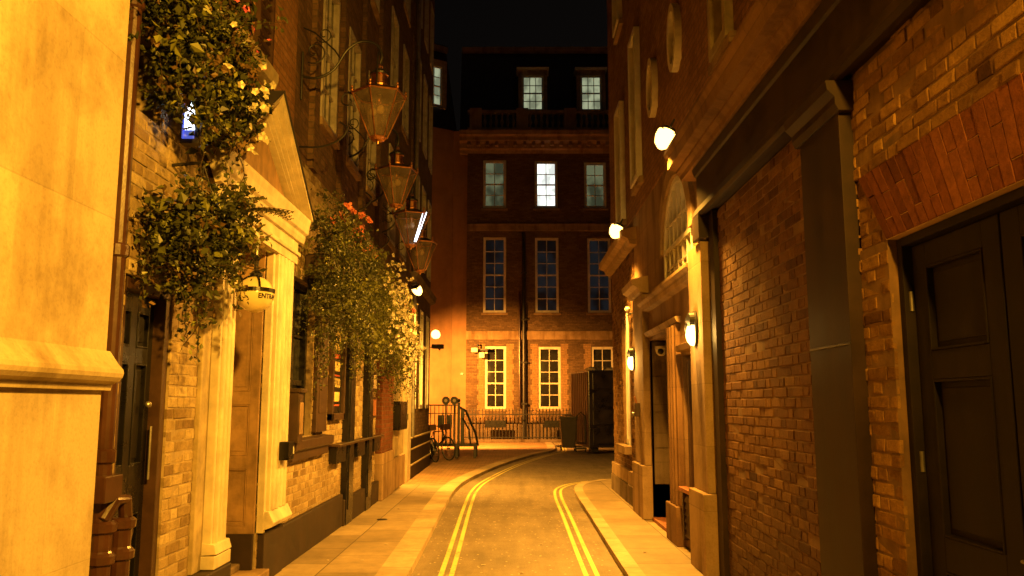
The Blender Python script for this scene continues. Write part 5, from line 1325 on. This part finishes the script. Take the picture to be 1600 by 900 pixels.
# flower boxes on the long ledge
boxes = [(9.05, 10.25, 3.3, 'nearest flower box, deep dark foliage with coral geraniums beside the pediment'),
         (10.35, 11.75, 3.15, 'second flower box from the pediment with coral geraniums above yellowish leaves'),
         (11.85, 13.35, 3.0, 'third flower box, thick with small white flowers'),
         (13.5, 15.2, 2.8, 'fourth flower box, smallest, white flowers thinning to dark leaves')]
for i, (y0, y1, zt, lab) in enumerate(boxes):
    t = thing('flower_box', (XL+0.2, (y0+y1)/2, zt-0.3), lab, 'flower box', 'flower boxes along the pub wall')
    w = MB(); w.prism(L, [(0.02, zt-0.30), (0.27, zt-0.30), (0.32, zt-0.02), (0.29, zt-0.02), (0.29, zt-0.06), (0.02, zt-0.06)], y0, y1, M['browntimber'])
    for u in (y0+0.2, y1-0.24): w.prism(L, [(0.0, zt-0.5), (0.02, zt-0.5), (0.22, zt-0.30), (0.0, zt-0.30)], u, u+0.04, M['blackiron'])
    part(w, 'trough', t, bevel=0.006)
    w = MB(); w.box(L, y0+0.02, y1-0.02, zt-0.09, zt-0.045, 0.04, 0.28, M['soil']); part(w, 'soil', t)
    yc, hy = (y0+y1)/2, (y1-y0)/2
    bl = [((-1.96, yc-hy*.5, zt+.12), (.30, hy*.6, .36), 2), ((-1.94, yc+hy*.5, zt+.08), (.30, hy*.6, .34), 2), ((-1.86, yc, zt-.35), (.24, hy*1.05, .42), 2.4)]
    if i == 0: bl += [((-1.95, 8.95, 3.05), (.26, .34, .42), 2.2), ((-1.96, 8.9, zt+.3), (.2, .35, .3), 1), ((-1.92, 9.3, 2.7), (.25, .7, .42), 2.2), ((-1.95, 8.75, 2.5), (.2, .35, .4), 1.0)]
    if i == 1: bl += [((-1.92, 11.0, 2.45), (.24, .6, .35), 1.4)]
    if i == 3: bl += [((-1.95, 14.2, 2.2), (.24, .8, .32), 1.6)]
    mats_ = [M['leaf'], M['leaf'], M['leaf_l']] if i in (0,) else [M['leaf_l'], M['leaf'], M['leaf_l']]
    foliage(t, bl, (9500, 6500, 5200, 4600)[i], 0.037, mats_, 20+i, trail=(46, 26, 20, 16)[i])
    if i < 2: blossoms(t, [((-1.86, yc, zt+.48), (.14, hy, .14))], (13, 9)[i], 0.042, M['fl_red'], 30+i, 'geranium_heads', ball=True)
    if i == 1: blossoms(t, [((-1.66, yc+.4, zt-.1), (.1, hy*.6, .5))], 46, 0.03, M['fl_white'], 40)
    if i == 2: blossoms(t, [((-1.66, yc, zt), (.12, hy, .62))], 240, 0.032, M['fl_white'], 41)
    if i == 3: blossoms(t, [((-1.68, yc-.2, zt-.1), (.12, hy, .5))], 130, 0.032, M['fl_white'], 42); blossoms(t, [((-1.75, yc-.3, zt+.4), (.1, hy*.8, .08))], 5, 0.04, M['fl_red'], 33, 'geranium_heads', ball=True)
w = MB(); r = random.Random(4)

# ------------------------------------------------------------------ camera, world, lights
cam = bpy.data.cameras.new('camera'); co = bpy.data.objects.new('camera', cam); col.objects.link(co)
cam.lens = 36*1300/1600; cam.sensor_width = 36; co.location = (0, 0, 1.6); co.rotation_euler = (rad(90)+math.atan(182/1300), 0, 0)
cam.clip_end = 500; cam.clip_start = 0.05; scene.camera = co
wd = bpy.data.worlds.new('World'); scene.world = wd; wd.use_nodes = True; nt = wd.node_tree
sky = nt.nodes.new('ShaderNodeTexSky'); sky.sky_type = 'NISHITA'; sky.sun_disc = False; sky.sun_elevation = rad(-3); sky.sun_rotation = rad(60)
hs_ = nt.nodes.new('ShaderNodeHueSaturation'); hs_.inputs['Saturation'].default_value = 0.0
nt.links.new(sky.outputs[0], hs_.inputs['Color']); nt.links.new(mixc(nt, 1.0, hs_.outputs[0], (1.0, 0.78, 0.66), 'MULTIPLY'), nt.nodes['Background'].inputs[0]); nt.nodes['Background'].inputs[1].default_value = 0.03
sl = bpy.data.lights.new('moonlight', 'SUN'); sl.energy = 0.012; sl.angle = rad(0.5); sl.color = (1, 0.9, 0.8)
so = bpy.data.objects.new('moonlight', sl); col.objects.link(so); so.rotation_euler = (rad(40), 0, rad(20)); so.location = (0, 0, 20)
def lamp(loc, e, c, size=0.12, aim=None, spread=160, blend=.7, name='unseen_light'):
    li = bpy.data.lights.new(name, 'SPOT' if aim else 'POINT'); li.energy = e; li.color = c; li.shadow_soft_size = size
    lo = bpy.data.objects.new(name, li); col.objects.link(lo); lo.location = loc
    if aim:
        li.spot_size = rad(spread); li.spot_blend = blend
        lo.rotation_euler = (Vector(aim)-Vector(loc)).to_track_quat('-Z', 'Y').to_euler()
    return lo
# the lane's street lamp on the right wall just behind the camera
lamp((1.35, 0.2, 4.6), 4700, (1.0, 0.455, 0.035), 0.14, aim=(-1.9, 5.0, 2.4), spread=98, blend=.9)
# unseen light round the far corner to the right of the brick building
lamp((6.5, 31.0, 3.0), 70, (1.0, 0.40, 0.04), 0.2)

scene.render.engine = 'CYCLES'
scene.view_settings.view_transform = 'Standard'; scene.view_settings.look = 'None'; scene.view_settings.exposure = 0
scene.cycles.use_denoising = True
try: scene.cycles.denoiser = 'OPENIMAGEDENOISE'
except Exception: pass
scene.cycles.max_bounces = 6; scene.cycles.diffuse_bounces = 4; scene.cycles.transparent_max_bounces = 12
scene.cycles.sample_clamp_indirect = 4; scene.cycles.caustics_reflective = False; scene.cycles.caustics_refractive = False
